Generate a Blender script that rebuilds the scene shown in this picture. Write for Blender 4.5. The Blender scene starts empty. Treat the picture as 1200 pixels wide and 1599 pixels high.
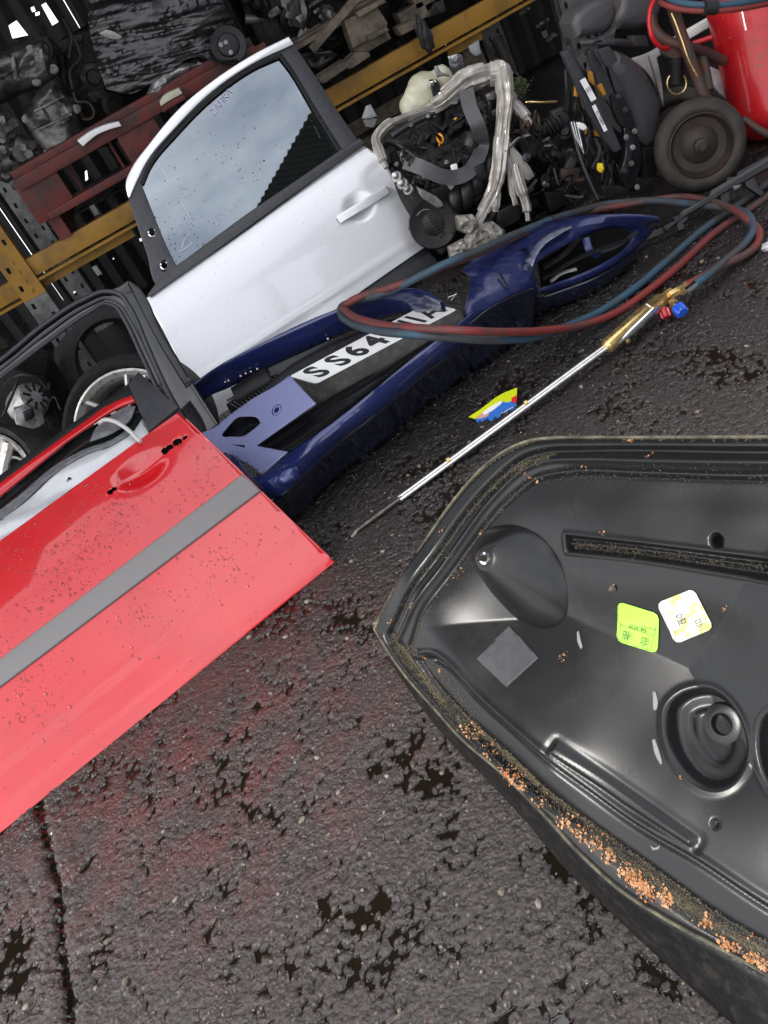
import bpy, bmesh, math, random
import numpy as np
from math import radians, sin, cos, pi, sqrt
from mathutils import Vector, Matrix, noise
rnd = random.Random(7)
S = bpy.context.scene
COL = S.collection
# ------------------------------------------------------------------ camera
CAM = Vector((0, 0, 1.5))
FOC = 1500.0
PIT, ROL = radians(31), radians(29.5)
FW = Vector((0, cos(PIT), -sin(PIT)))
U0 = Vector((0, sin(PIT), cos(PIT)))
CR = Vector((1, 0, 0)) * cos(ROL) - U0 * sin(ROL)
CU = Vector((1, 0, 0)) * sin(ROL) + U0 * cos(ROL)
cd = bpy.data.cameras.new("camera")
cam = bpy.data.objects.new("camera", cd)
COL.objects.link(cam)
cam.matrix_world = Matrix((( CR.x, CU.x, -FW.x, 0), (CR.y, CU.y, -FW.y, 0), (CR.z, CU.z, -FW.z, CAM.z), (0, 0, 0, 1)))
cd.sensor_fit = 'VERTICAL'
cd.sensor_height = 36.0
cd.lens = FOC / 1599 * 36
cd.clip_start = 0.05
cd.clip_end = 900
S.camera = cam
# ------------------------------------------------------------------ world, sun, exposure
SUN_EL, SUN_AZ = radians(41), radians(246)     # azimuth from +Y clockwise
w = bpy.data.worlds.new("World")
S.world = w
w.use_nodes = True
nt = w.node_tree
nt.nodes.clear()
wo = nt.nodes.new('ShaderNodeOutputWorld')
bg = nt.nodes.new('ShaderNodeBackground')
sky = nt.nodes.new('ShaderNodeTexSky')
sky.sky_type = 'NISHITA'
sky.sun_disc = False
sky.sun_elevation = SUN_EL
sky.sun_rotation = SUN_AZ
sky.air_density = 1.0
sky.dust_density = 2.0
tc = nt.nodes.new('ShaderNodeTexCoord')
mp = nt.nodes.new('ShaderNodeMapping')
mp.inputs['Scale'].default_value = (1, 1, 2.6)
nz = nt.nodes.new('ShaderNodeTexNoise')
nz.inputs['Scale'].default_value = 2.6
nz.inputs['Detail'].default_value = 7
nz.inputs['Roughness'].default_value = .58
cr = nt.nodes.new('ShaderNodeValToRGB')
cr.color_ramp.elements[0].position = .36
cr.color_ramp.elements[1].position = .62
cr.color_ramp.elements[0].color = (.35, .35, .35, 1)
mx = nt.nodes.new('ShaderNodeMix')
mx.data_type = 'RGBA'
mx.inputs['B'].default_value = (13.0, 13.1, 13.6, 1)
bg.inputs['Strength'].default_value = 0.11
L = nt.links.new
L(tc.outputs['Generated'], mp.inputs['Vector'])
L(mp.outputs[0], nz.inputs['Vector'])
L(nz.outputs['Fac'], cr.inputs['Fac'])
L(cr.outputs['Color'], mx.inputs['Factor'])
L(sky.outputs[0], mx.inputs['A'])
L(mx.outputs['Result'], bg.inputs['Color'])
L(bg.outputs[0], wo.inputs['Surface'])
sd = bpy.data.lights.new("sun", 'SUN')
sd.energy = 1.5
sd.angle = radians(10)
sd.color = (1, .96, .9)
sun = bpy.data.objects.new("sun", sd)
COL.objects.link(sun)
sv = Vector((sin(SUN_AZ) * cos(SUN_EL), cos(SUN_AZ) * cos(SUN_EL), sin(SUN_EL)))
sun.rotation_euler = sv.to_track_quat('Z', 'Y').to_euler()
S.view_settings.view_transform = 'Standard'
S.view_settings.look = 'None'
S.view_settings.gamma = 1
S.view_settings.use_curve_mapping = False
S.view_settings.exposure = 0.95
S.cycles.max_bounces = 8

# ------------------------------------------------------------------ measuring helpers
def ray(x, y):
    return FW + CR * ((x - 600) / FOC) - CU * ((y - 799.5) / FOC)
def hit(x, y, o, n):
    k = ray(x, y)
    return CAM + k * ((o - CAM).dot(n) / k.dot(n))
def G(x, y, z=0.0):
    return hit(x, y, Vector((0, 0, z)), Vector((0, 0, 1)))
def AY(x, y, Y):
    return hit(x, y, Vector((0, Y, 0)), Vector((0, 1, 0)))
def lean(A, B, x, y, H):
    """the point on the sight line of (x,y) at distance H from line AB, the farther one"""
    d = (B - A).normalized(); k = ray(x, y); best = None; mn = (9, None); prev = None
    for i in range(6000):
        q = CAM + k * (.5 + i * .001); v = q - A; h = (v - d * v.dot(d)).length
        if h < mn[0]: mn = (h, q)
        if prev is not None and (h - H) * (prev - H) <= 0: best = q
        prev = h
    return best if best is not None else mn[1]

class Pl:
    """a real plane: o origin, n normal towards the viewer, ex, ey in it"""
    def __init__(s, o, n, ex=None):
        s.o = Vector(o); s.n = Vector(n).normalized()
        ex = Vector(ex) if ex is not None else Vector((1, 0, 0))
        s.ex = (ex - s.n * ex.dot(s.n)).normalized()
        s.ey = s.n.cross(s.ex)
        s.M = Matrix(((s.ex.x, s.ey.x, s.n.x, s.o.x), (s.ex.y, s.ey.y, s.n.y, s.o.y), (s.ex.z, s.ey.z, s.n.z, s.o.z), (0, 0, 0, 1)))
    def p(s, x, y): return hit(x, y, s.o, s.n)
    def uv(s, x, y):
        d = s.p(x, y) - s.o
        return (d.dot(s.ex), d.dot(s.ey))
    def w(s, u, v, h=0): return s.o + s.ex * u + s.ey * v + s.n * h
    def up(s, h): return Pl(s.o + s.n * h, s.n, s.ex)
def plane3(A, B, T):
    n = (B - A).cross(T - A).normalized()
    if n.dot(CAM - A) < 0: n = -n
    return Pl(A, n, B - A)

# ------------------------------------------------------------------ materials
def mat(name, col, rough=.5, metal=0.0, var=0.0, vscale=20, bump=0.0, bscale=60, coat=0.0, col2=None, rvar=0.0, spec=.5, trans=0.0, alpha=1.0, emit=None, thr=(.42, .6), detail=6, wave=None, ior=1.45, cwave=None):
    m = bpy.data.materials.new(name); m.use_nodes = True
    t = m.node_tree; b = t.nodes['Principled BSDF']; lk = t.links.new
    c = (col[0], col[1], col[2], 1)
    b.inputs['Base Color'].default_value = c
    b.inputs['Roughness'].default_value = rough
    b.inputs['Metallic'].default_value = metal
    b.inputs['Coat Weight'].default_value = coat
    b.inputs['Coat Roughness'].default_value = .04
    b.inputs['Specular IOR Level'].default_value = spec
    b.inputs['Transmission Weight'].default_value = trans
    b.inputs['IOR'].default_value = ior
    b.inputs['Alpha'].default_value = alpha
    tc = t.nodes.new('ShaderNodeTexCoord')
    if var or col2:
        n = t.nodes.new('ShaderNodeTexNoise'); n.inputs['Scale'].default_value = vscale; n.inputs['Detail'].default_value = detail; n.inputs['Roughness'].default_value = .65
        if cwave:
            mc = t.nodes.new('ShaderNodeMapping'); mc.inputs['Scale'].default_value = cwave; mc.inputs['Rotation'].default_value = (0, 0, .5)
            lk(tc.outputs['Object'], mc.inputs['Vector']); lk(mc.outputs[0], n.inputs['Vector'])
        else: lk(tc.outputs['Object'], n.inputs['Vector'])
        r = t.nodes.new('ShaderNodeValToRGB'); e = r.color_ramp.elements
        e[0].position, e[1].position = thr
        if col2: e[0].color = c; e[1].color = (*col2, 1)
        else:
            e[0].color = tuple(v * (1 - var) for v in c[:3]) + (1,); e[1].color = tuple(min(1, v * (1 + var)) for v in c[:3]) + (1,)
        lk(n.outputs['Fac'], r.inputs['Fac']); lk(r.outputs['Color'], b.inputs['Base Color'])
    if rvar:
        n2 = t.nodes.new('ShaderNodeTexNoise'); n2.inputs['Scale'].default_value = vscale * 1.7; n2.inputs['Detail'].default_value = 5
        lk(tc.outputs['Object'], n2.inputs['Vector'])
        mr = t.nodes.new('ShaderNodeMapRange'); mr.inputs['From Min'].default_value = .3; mr.inputs['From Max'].default_value = .7
        mr.inputs['To Min'].default_value = max(0, rough - rvar); mr.inputs['To Max'].default_value = min(1, rough + rvar)
        lk(n2.outputs['Fac'], mr.inputs['Value']); lk(mr.outputs[0], b.inputs['Roughness'])
    if bump:
        n3 = t.nodes.new('ShaderNodeTexNoise'); n3.inputs['Scale'].default_value = bscale; n3.inputs['Detail'].default_value = 4
        if wave:
            mpp = t.nodes.new('ShaderNodeMapping'); mpp.inputs['Scale'].default_value = wave
            lk(tc.outputs['Object'], mpp.inputs['Vector']); lk(mpp.outputs[0], n3.inputs['Vector'])
        else: lk(tc.outputs['Object'], n3.inputs['Vector'])
        bp = t.nodes.new('ShaderNodeBump'); bp.inputs['Strength'].default_value = bump; bp.inputs['Distance'].default_value = .004
        lk(n3.outputs['Fac'], bp.inputs['Height']); lk(bp.outputs[0], b.inputs['Normal'])
    return m
M = {}
M['silver'] = mat('silver_paint', (.6, .61, .64), .34, .4, .02, 300, coat=.9)
M['silver_hi'] = mat('silver_trim', (.82, .83, .85), .25, .4, coat=.8)
M['blacktrim'] = mat('satin_black_trim', (.035, .036, .042), .38, var=.15, vscale=60)
M['rubber'] = mat('black_rubber', (.010, .010, .011), .55, spec=.3, var=.3, vscale=40)
M['red'] = mat('red_paint', (.55, .008, .013), .3, coat=1.0, col2=(.47, .012, .015), vscale=5, thr=(.45, .7), bump=.05, bscale=3, rvar=.05)
M['mould'] = mat('grey_plastic', (.2, .19, .19), .5, var=.04, vscale=300, bump=.05, bscale=500)
M['blue'] = mat('blue_paint', (.014, .023, .115), .3, .25, coat=.8, col2=(.03, .034, .07), vscale=18, thr=(.5, .8), rvar=.1, bump=.08, bscale=60)
M['bluesheen'] = mat('blue_with_sky_sheen', (.26, .28, .5), .48, .3, .1, 200, coat=.3)
M['bluedirty'] = mat('scuffed_blue_paint', (.010, .017, .09), .4, .15, coat=.3, col2=(.07, .075, .11), vscale=16, thr=(.5, .8), cwave=(1, 5, 5), detail=9, rvar=.15, bump=.25, bscale=110)
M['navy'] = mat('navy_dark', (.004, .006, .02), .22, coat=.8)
M['blkgloss'] = mat('black_gloss', (.008, .008, .01), .18, coat=.6, rvar=.08, bump=.05, bscale=12)
M['plastic'] = mat('moulded_black_plastic', (.009, .0094, .010), .24, col2=(.03, .029, .026), vscale=7, thr=(.55, .85), detail=9, bump=.06, bscale=700, rvar=.03, spec=.42)
M['plastic2'] = mat('black_plastic', (.010, .010, .011), .42, spec=.35, var=.3, vscale=30, bump=.1, bscale=200)
M['greyplastic'] = mat('grey_black_plastic', (.032, .033, .037), .48, var=.15, vscale=50, bump=.1, bscale=300)
M['dirtgrey'] = mat('dusty_plastic', (.05, .05, .05), .6, col2=(.12, .11, .09), vscale=25, thr=(.45, .7))
M['ally'] = mat('cast_aluminium', (.4, .4, .41), .48, .75, col2=(.12, .115, .11), vscale=18, thr=(.4, .65), bump=.4, bscale=120)
M['allyold'] = mat('dirty_cast_aluminium', (.15, .145, .14), .42, .7, col2=(.03, .026, .022), vscale=14, thr=(.4, .65), bump=.5, bscale=90)
M['engdark'] = mat('oily_engine_casting', (.009, .008, .0075), .5, .3, col2=(.03, .026, .022), vscale=22, thr=(.5, .75), bump=.4, bscale=90, rvar=.15, spec=.3)
M['alloy'] = mat('alloy_rim', (.65, .63, .6), .32, .6, col2=(.2, .17, .14), vscale=45, thr=(.52, .72))
M['tyre'] = mat('tyre_rubber', (.022, .022, .023), .62, spec=.35, var=.3, vscale=30, bump=.2, bscale=160)
M['tyre2'] = mat('dusty_tyre', (.03, .027, .023), .75, col2=(.05, .044, .036), vscale=14, bump=.25, bscale=160)
M['rust'] = mat('rusty_hub', (.035, .026, .022), .6, .2, col2=(.10, .055, .035), vscale=9, thr=(.5, .75), bump=.3, bscale=80)
M['yellow'] = mat('yellow_rack_paint', (.31, .16, .02), .6, col2=(.12, .075, .025), vscale=9, thr=(.45, .75), bump=.2, bscale=60, rvar=.1)
M['postgrey'] = mat('galvanised_post', (.2, .2, .2), .5, .5, col2=(.1, .1, .1), vscale=14)
M['oxide'] = mat('red_oxide_paint', (.12, .018, .014), .6, col2=(.045, .018, .015), vscale=11, bump=.3, bscale=60)
M['wood'] = mat('weathered_pallet_wood', (.16, .13, .095), .75, col2=(.07, .055, .042), vscale=16, bump=.5, bscale=50, wave=(1, 8, 8))
M['film'] = mat('black_stretch_film', (.010, .010, .011), .3, spec=.6, coat=.3, bump=.5, bscale=9, wave=(1, 5, 14), rvar=.1)
M['wrap'] = mat('grey_stretch_film', (.34, .32, .295), .3, .1, col2=(.2, .185, .165), vscale=12, coat=.4, bump=.45, bscale=45, wave=(3, 3, .6))
M['foil'] = mat('crumpled_foil', (.5, .5, .52), .22, .95, bump=.8, bscale=30)
M['cream'] = mat('cream_plastic_tank', (.5, .5, .38), .35, col2=(.4, .37, .24), vscale=9, thr=(.45, .8))
M['hoseR'] = mat('faded_red_hose', (.21, .03, .026), .6, col2=(.075, .045, .042), vscale=4, thr=(.42, .58), bump=.15, bscale=300)
M['hoseB'] = mat('faded_blue_hose', (.035, .085, .13), .6, col2=(.05, .052, .056), vscale=4, thr=(.42, .58), bump=.15, bscale=300)
M['tape'] = mat('black_tape', (.018, .018, .018), .55)
M['brass'] = mat('brass', (.8, .58, .25), .3, .9, col2=(.68, .48, .2), vscale=40, rvar=.08)
M['chrome'] = mat('chrome', (.75, .75, .76), .14, 1.0, rvar=.06)
M['steel'] = mat('steel_tube', (.8, .79, .77), .34, .85, var=.1, vscale=40, rvar=.08)
M['burnt'] = mat('burnt_steel', (.16, .15, .14), .4, .8, col2=(.09, .07, .06), vscale=50)
M['knobred'] = mat('red_knob', (.35, .006, .012), .3, coat=.6)
M['knobblue'] = mat('blue_knob', (.012, .09, .55), .3, coat=.6)
M['white'] = mat('white_plate', (.8, .8, .79), .35)
M['ink'] = mat('black_ink', (.02, .02, .022), .5)
M['tank'] = mat('red_cylinder_paint', (.52, .008, .014), .42, col2=(.36, .007, .012), vscale=4, thr=(.4, .8), coat=.3, bump=.05, bscale=10)
M['scratch'] = mat('bare_scratch', (.3, .16, .07), .7)
M['trolley'] = mat('rusty_painted_tube', (.1, .045, .035), .6, .2, col2=(.055, .05, .045), vscale=18, thr=(.45, .6), bump=.3, bscale=80)
M['sheetmetal'] = mat('pale_sheet_metal', (.55, .55, .56), .45, .3, col2=(.35, .34, .33), vscale=15)
M['seatcover'] = mat('grey_seat_vinyl', (.05, .05, .055), .45, var=.15, vscale=120, bump=.3, bscale=500)
M['orangefoam'] = mat('orange_wire', (.45, .2, .02), .5)
M['yel'] = mat('bright_yellow', (.75, .55, .02), .45)
M['orange'] = mat('orange_plastic', (.8, .3, .01), .35)
M['stickG'] = mat('green_sticker', (.33, .72, .05), .35, coat=.5)
M['stickY'] = mat('faded_yellow_sticker', (.66, .71, .2), .35, col2=(.8, .8, .75), vscale=45, thr=(.44, .52), coat=.6)
M['rustflake'] = mat('orange_rust_flake', (.36, .13, .035), .8, col2=(.5, .3, .16), vscale=60)
M['moss'] = mat('moss_dirt', (.06, .05, .032), .95, col2=(.11, .09, .055), vscale=60)
M['tick_y'] = mat('print_yellow', (.6, .68, .01), .4)
M['tick_b'] = mat('print_blue', (.03, .15, .55), .4)
M['tick_r'] = mat('print_red', (.65, .02, .02), .4)
M['tick_p'] = mat('print_pink', (.6, .32, .28), .4)
M['clad'] = mat('dark_cladding', (.006, .006, .006), .6, .2, var=.3, vscale=6)
M['roofm'] = mat('corrugated_roof', (.07, .07, .07), .5, .4, col2=(.12, .09, .07), vscale=4)
M['shedwall'] = mat('shed_cladding', (.14, .16, .17), .5, .2, var=.2, vscale=3)
M['gapwhite'] = mat('gap_slab_white', (.8, .8, .8), .8)
M['cable'] = mat('grey_cable', (.5, .49, .47), .45)
M['chalk'] = mat('lilac_chalk', (.62, .56, .78), .8)
M['stone'] = mat('pale_stone', (.26, .22, .18), .45, col2=(.08, .065, .055), vscale=14, thr=(.42, .58))
M['mossgreen'] = mat('green_moss', (.06, .08, .03), .95)

def glass_mat(name, tint=(.55, .6, .6), refl=.16, rough=.01, col=(.012, .016, .016), fac=.35):
    m = bpy.data.materials.new(name); m.use_nodes = True
    t = m.node_tree; t.nodes.clear(); lk = t.links.new
    o = t.nodes.new('ShaderNodeOutputMaterial')
    tr = t.nodes.new('ShaderNodeBsdfTransparent'); tr.inputs[0].default_value = (*tint, 1)
    df = t.nodes.new('ShaderNodeBsdfDiffuse'); df.inputs[0].default_value = (*col, 1)
    mxa = t.nodes.new('ShaderNodeMixShader'); mxa.inputs[0].default_value = fac
    gl = t.nodes.new('ShaderNodeBsdfGlossy'); gl.inputs['Color'].default_value = (.84, .92, 1, 1); gl.inputs['Roughness'].default_value = rough
    fr = t.nodes.new('ShaderNodeFresnel'); fr.inputs['IOR'].default_value = 1.5
    mr = t.nodes.new('ShaderNodeMapRange'); mr.inputs['To Min'].default_value = refl; mr.inputs['To Max'].default_value = 1.0
    mxb = t.nodes.new('ShaderNodeMixShader')
    lk(fr.outputs[0], mr.inputs['Value']); lk(mr.outputs[0], mxb.inputs[0])
    lk(tr.outputs[0], mxa.inputs[1]); lk(df.outputs[0], mxa.inputs[2])
    lk(mxa.outputs[0], mxb.inputs[1]); lk(gl.outputs[0], mxb.inputs[2]); lk(mxb.outputs[0], o.inputs[0])
    return m
M['glass'] = glass_mat('tinted_door_glass', tint=(.5, .58, .58), refl=.2, fac=.45)
M['glass2'] = glass_mat('wet_door_glass', refl=.08, rough=.03, fac=.7)
M['redwet'] = mat('wet_red_bead', (.33, .005, .009), .08, coat=1.0)
M['drop'] = glass_mat('water_drop', tint=(.8, .7, .7), refl=.02, rough=.12, fac=.35, col=(.12, .02, .02))

def ground_mat():
    m = bpy.data.materials.new('wet_asphalt'); m.use_nodes = True
    t = m.node_tree; b = t.nodes['Principled BSDF']; lk = t.links.new
    tc = t.nodes.new('ShaderNodeTexCoord'); O = tc.outputs['Object']
    sp = t.nodes.new('ShaderNodeSeparateXYZ'); lk(O, sp.inputs[0])
    n1 = t.nodes.new('ShaderNodeTexNoise'); n1.inputs['Scale'].default_value = 45; n1.inputs['Detail'].default_value = 8; n1.inputs['Roughness'].default_value = .7; lk(O, n1.inputs['Vector'])
    r1 = t.nodes.new('ShaderNodeValToRGB'); e = r1.color_ramp.elements
    e[0].position, e[1].position = .34, .66; e[0].color = (.014, .011, .010, 1); e[1].color = (.075, .060, .055, 1)
    lk(n1.outputs['Fac'], r1.inputs['Fac'])
    # aggregate stones
    vo = t.nodes.new('ShaderNodeTexVoronoi'); vo.inputs['Scale'].default_value = 80; vo.inputs['Randomness'].default_value = 1; lk(O, vo.inputs['Vector'])
    rv = t.nodes.new('ShaderNodeValToRGB'); e = rv.color_ramp.elements
    e[0].position, e[1].position = .22, .3; e[0].color = (1, 1, 1, 1); e[1].color = (0, 0, 0, 1)
    lk(vo.outputs['Distance'], rv.inputs['Fac'])
    sc = t.nodes.new('ShaderNodeSeparateColor'); lk(vo.outputs['Color'], sc.inputs[0])
    g = t.nodes.new('ShaderNodeMath'); g.operation = 'GREATER_THAN'; g.inputs[1].default_value = .74; lk(sc.outputs[0], g.inputs[0])
    ml = t.nodes.new('ShaderNodeMath'); ml.operation = 'MULTIPLY'; lk(rv.outputs['Color'], ml.inputs[0]); lk(g.outputs[0], ml.inputs[1])
    stc = t.nodes.new('ShaderNodeValToRGB'); e = stc.color_ramp.elements
    e[0].color = (.13, .085, .06, 1); e[1].color = (.2, .19, .17, 1); lk(sc.outputs[1], stc.inputs['Fac'])
    mx = t.nodes.new('ShaderNodeMix'); mx.data_type = 'RGBA'; lk(ml.outputs[0], mx.inputs['Factor']); lk(r1.outputs['Color'], mx.inputs['A']); lk(stc.outputs['Color'], mx.inputs['B'])
    # reddish stains
    n5 = t.nodes.new('ShaderNodeTexNoise'); n5.inputs['Scale'].default_value = 2.2; n5.inputs['Detail'].default_value = 5; lk(O, n5.inputs['Vector'])
    r5 = t.nodes.new('ShaderNodeValToRGB'); e = r5.color_ramp.elements; e[0].position, e[1].position = .5, .7
    e[0].color = (0, 0, 0, 1); e[1].color = (.5, .5, .5, 1); lk(n5.outputs['Fac'], r5.inputs['Fac'])
    mx2 = t.nodes.new('ShaderNodeMix'); mx2.data_type = 'RGBA'; mx2.blend_type = 'MULTIPLY'; mx2.inputs['B'].default_value = (1.0, .8, .72, 1)
    lk(r5.outputs['Color'], mx2.inputs['Factor']); lk(mx.outputs['Result'], mx2.inputs['A']); 
    # red door reflection painted into the colour, and brown silt in the hollows
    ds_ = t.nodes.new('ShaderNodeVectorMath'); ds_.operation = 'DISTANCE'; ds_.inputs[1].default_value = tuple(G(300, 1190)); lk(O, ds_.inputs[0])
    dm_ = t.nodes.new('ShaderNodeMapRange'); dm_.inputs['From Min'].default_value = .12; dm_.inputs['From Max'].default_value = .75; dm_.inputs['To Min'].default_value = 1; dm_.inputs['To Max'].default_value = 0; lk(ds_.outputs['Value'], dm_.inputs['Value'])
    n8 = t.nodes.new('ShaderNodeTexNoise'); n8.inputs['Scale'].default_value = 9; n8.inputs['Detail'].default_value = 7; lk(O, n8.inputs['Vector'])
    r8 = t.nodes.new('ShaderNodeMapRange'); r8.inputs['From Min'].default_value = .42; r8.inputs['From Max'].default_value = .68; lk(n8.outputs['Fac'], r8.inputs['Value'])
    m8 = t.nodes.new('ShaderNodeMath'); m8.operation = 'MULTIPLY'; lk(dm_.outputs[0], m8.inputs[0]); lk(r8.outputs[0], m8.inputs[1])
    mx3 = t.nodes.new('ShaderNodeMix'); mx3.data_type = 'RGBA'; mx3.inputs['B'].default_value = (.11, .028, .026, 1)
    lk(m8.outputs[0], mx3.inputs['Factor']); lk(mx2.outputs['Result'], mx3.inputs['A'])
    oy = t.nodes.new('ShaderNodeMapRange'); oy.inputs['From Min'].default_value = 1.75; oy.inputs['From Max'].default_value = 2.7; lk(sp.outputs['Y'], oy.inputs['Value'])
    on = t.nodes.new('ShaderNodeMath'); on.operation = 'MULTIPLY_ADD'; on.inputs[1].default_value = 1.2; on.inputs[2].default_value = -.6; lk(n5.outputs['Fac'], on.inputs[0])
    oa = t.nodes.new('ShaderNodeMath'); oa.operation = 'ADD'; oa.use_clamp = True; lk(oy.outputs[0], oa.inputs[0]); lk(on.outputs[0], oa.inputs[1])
    mxo = t.nodes.new('ShaderNodeMix'); mxo.data_type = 'RGBA'; mxo.inputs['B'].default_value = (.014, .012, .012, 1)  # dark reflections towards the rack put into the ground colour
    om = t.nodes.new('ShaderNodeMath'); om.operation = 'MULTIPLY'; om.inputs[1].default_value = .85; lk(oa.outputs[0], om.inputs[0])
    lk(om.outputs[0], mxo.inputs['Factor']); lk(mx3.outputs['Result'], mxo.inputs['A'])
    wz = t.nodes.new('ShaderNodeMapRange'); wz.inputs['From Min'].default_value = -.0041; wz.inputs['From Max'].default_value = -.0020; lk(sp.outputs['Z'], wz.inputs['Value'])
    mx4 = t.nodes.new('ShaderNodeMix'); mx4.data_type = 'RGBA'; mx4.inputs['A'].default_value = (.012, .009, .006, 1)
    lk(wz.outputs[0], mx4.inputs['Factor']); lk(mxo.outputs['Result'], mx4.inputs['B']); lk(mx4.outputs['Result'], b.inputs['Base Color'])
    # wetness: standing water where the sheet is at water level
    wt = t.nodes.new('ShaderNodeMapRange'); wt.inputs['From Min'].default_value = -.0041; wt.inputs['From Max'].default_value = -.0032; wt.inputs['To Min'].default_value = 0; wt.inputs['To Max'].default_value = 1
    lk(sp.outputs['Z'], wt.inputs['Value'])
    n6 = t.nodes.new('ShaderNodeTexNoise'); n6.inputs['Scale'].default_value = 30; n6.inputs['Detail'].default_value = 6; lk(O, n6.inputs['Vector'])
    rr = t.nodes.new('ShaderNodeMapRange'); rr.inputs['From Min'].default_value = .3; rr.inputs['From Max'].default_value = .7; rr.inputs['To Min'].default_value = .12; rr.inputs['To Max'].default_value = .36
    lk(n6.outputs['Fac'], rr.inputs['Value'])
    os_ = t.nodes.new('ShaderNodeMapRange'); os_.inputs['To Min'].default_value = 1.0; os_.inputs['To Max'].default_value = .6; lk(oa.outputs[0], os_.inputs['Value'])
    mr0 = t.nodes.new('ShaderNodeMath'); mr0.operation = 'MULTIPLY'; lk(rr.outputs[0], mr0.inputs[0]); lk(os_.outputs[0], mr0.inputs[1])
    mr = t.nodes.new('ShaderNodeMath'); mr.operation = 'MULTIPLY'; lk(mr0.outputs[0], mr.inputs[0]); lk(wt.outputs[0], mr.inputs[1])
    ad = t.nodes.new('ShaderNodeMath'); ad.operation = 'ADD'; ad.inputs[1].default_value = .03; lk(mr.outputs[0], ad.inputs[0]); lk(ad.outputs[0], b.inputs['Roughness'])
    n7 = t.nodes.new('ShaderNodeTexNoise'); n7.inputs['Scale'].default_value = 150; n7.inputs['Detail'].default_value = 9; n7.inputs['Roughness'].default_value = .7; lk(O, n7.inputs['Vector'])
    bp = t.nodes.new('ShaderNodeBump'); bp.inputs['Distance'].default_value = .006
    bs = t.nodes.new('ShaderNodeMath'); bs.operation = 'MULTIPLY'; bs.inputs[1].default_value = 1.0; lk(wt.outputs[0], bs.inputs[0]); lk(bs.outputs[0], bp.inputs['Strength'])
    vb_ = t.nodes.new('ShaderNodeTexVoronoi'); vb_.inputs['Scale'].default_value = 105; lk(O, vb_.inputs['Vector'])
    vm_ = t.nodes.new('ShaderNodeMath'); vm_.operation = 'MULTIPLY_ADD'; vm_.inputs[1].default_value = -.55; lk(vb_.outputs['Distance'], vm_.inputs[0]); lk(n7.outputs['Fac'], vm_.inputs[2]); lk(vm_.outputs[0], bp.inputs['Height']); lk(bp.outputs[0], b.inputs['Normal'])
    b.inputs['Specular IOR Level'].default_value = .85
    return m
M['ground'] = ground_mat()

# ------------------------------------------------------------------ object helpers
ROOT = {}
def thing(name, label, cat, loc, group=None):
    o = bpy.data.objects.new(name, None); COL.objects.link(o); o.location = loc
    o.empty_display_size = .1
    o['label'] = label; o['category'] = cat
    if group: o['group'] = group
    ROOT[o.name] = Vector(loc)
    return o
def rootloc(p):
    if p is None: return Vector((0, 0, 0))
    while p.parent is not None: p = p.parent
    return ROOT.get(p.name, p.location.copy())
def tag(o, label=None, cat=None, group=None, kind=None):
    if label: o['label'] = label
    if cat: o['category'] = cat
    if group: o['group'] = group
    if kind: o['kind'] = kind
    return o
def finish(name, me, m, parent, ang=40, smooth=True):
    """mesh in world coordinates -> object, moved into its thing's space"""
    rl = rootloc(parent)
    if rl.length: me.transform(Matrix.Translation(-rl))
    if m is not None and not me.materials: me.materials.append(m)
    o = bpy.data.objects.new(name, me); COL.objects.link(o)
    if parent is not None: o.parent = parent
    if smooth:
        me.shade_smooth(); me.set_sharp_from_angle(angle=radians(ang))
    return o
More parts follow.
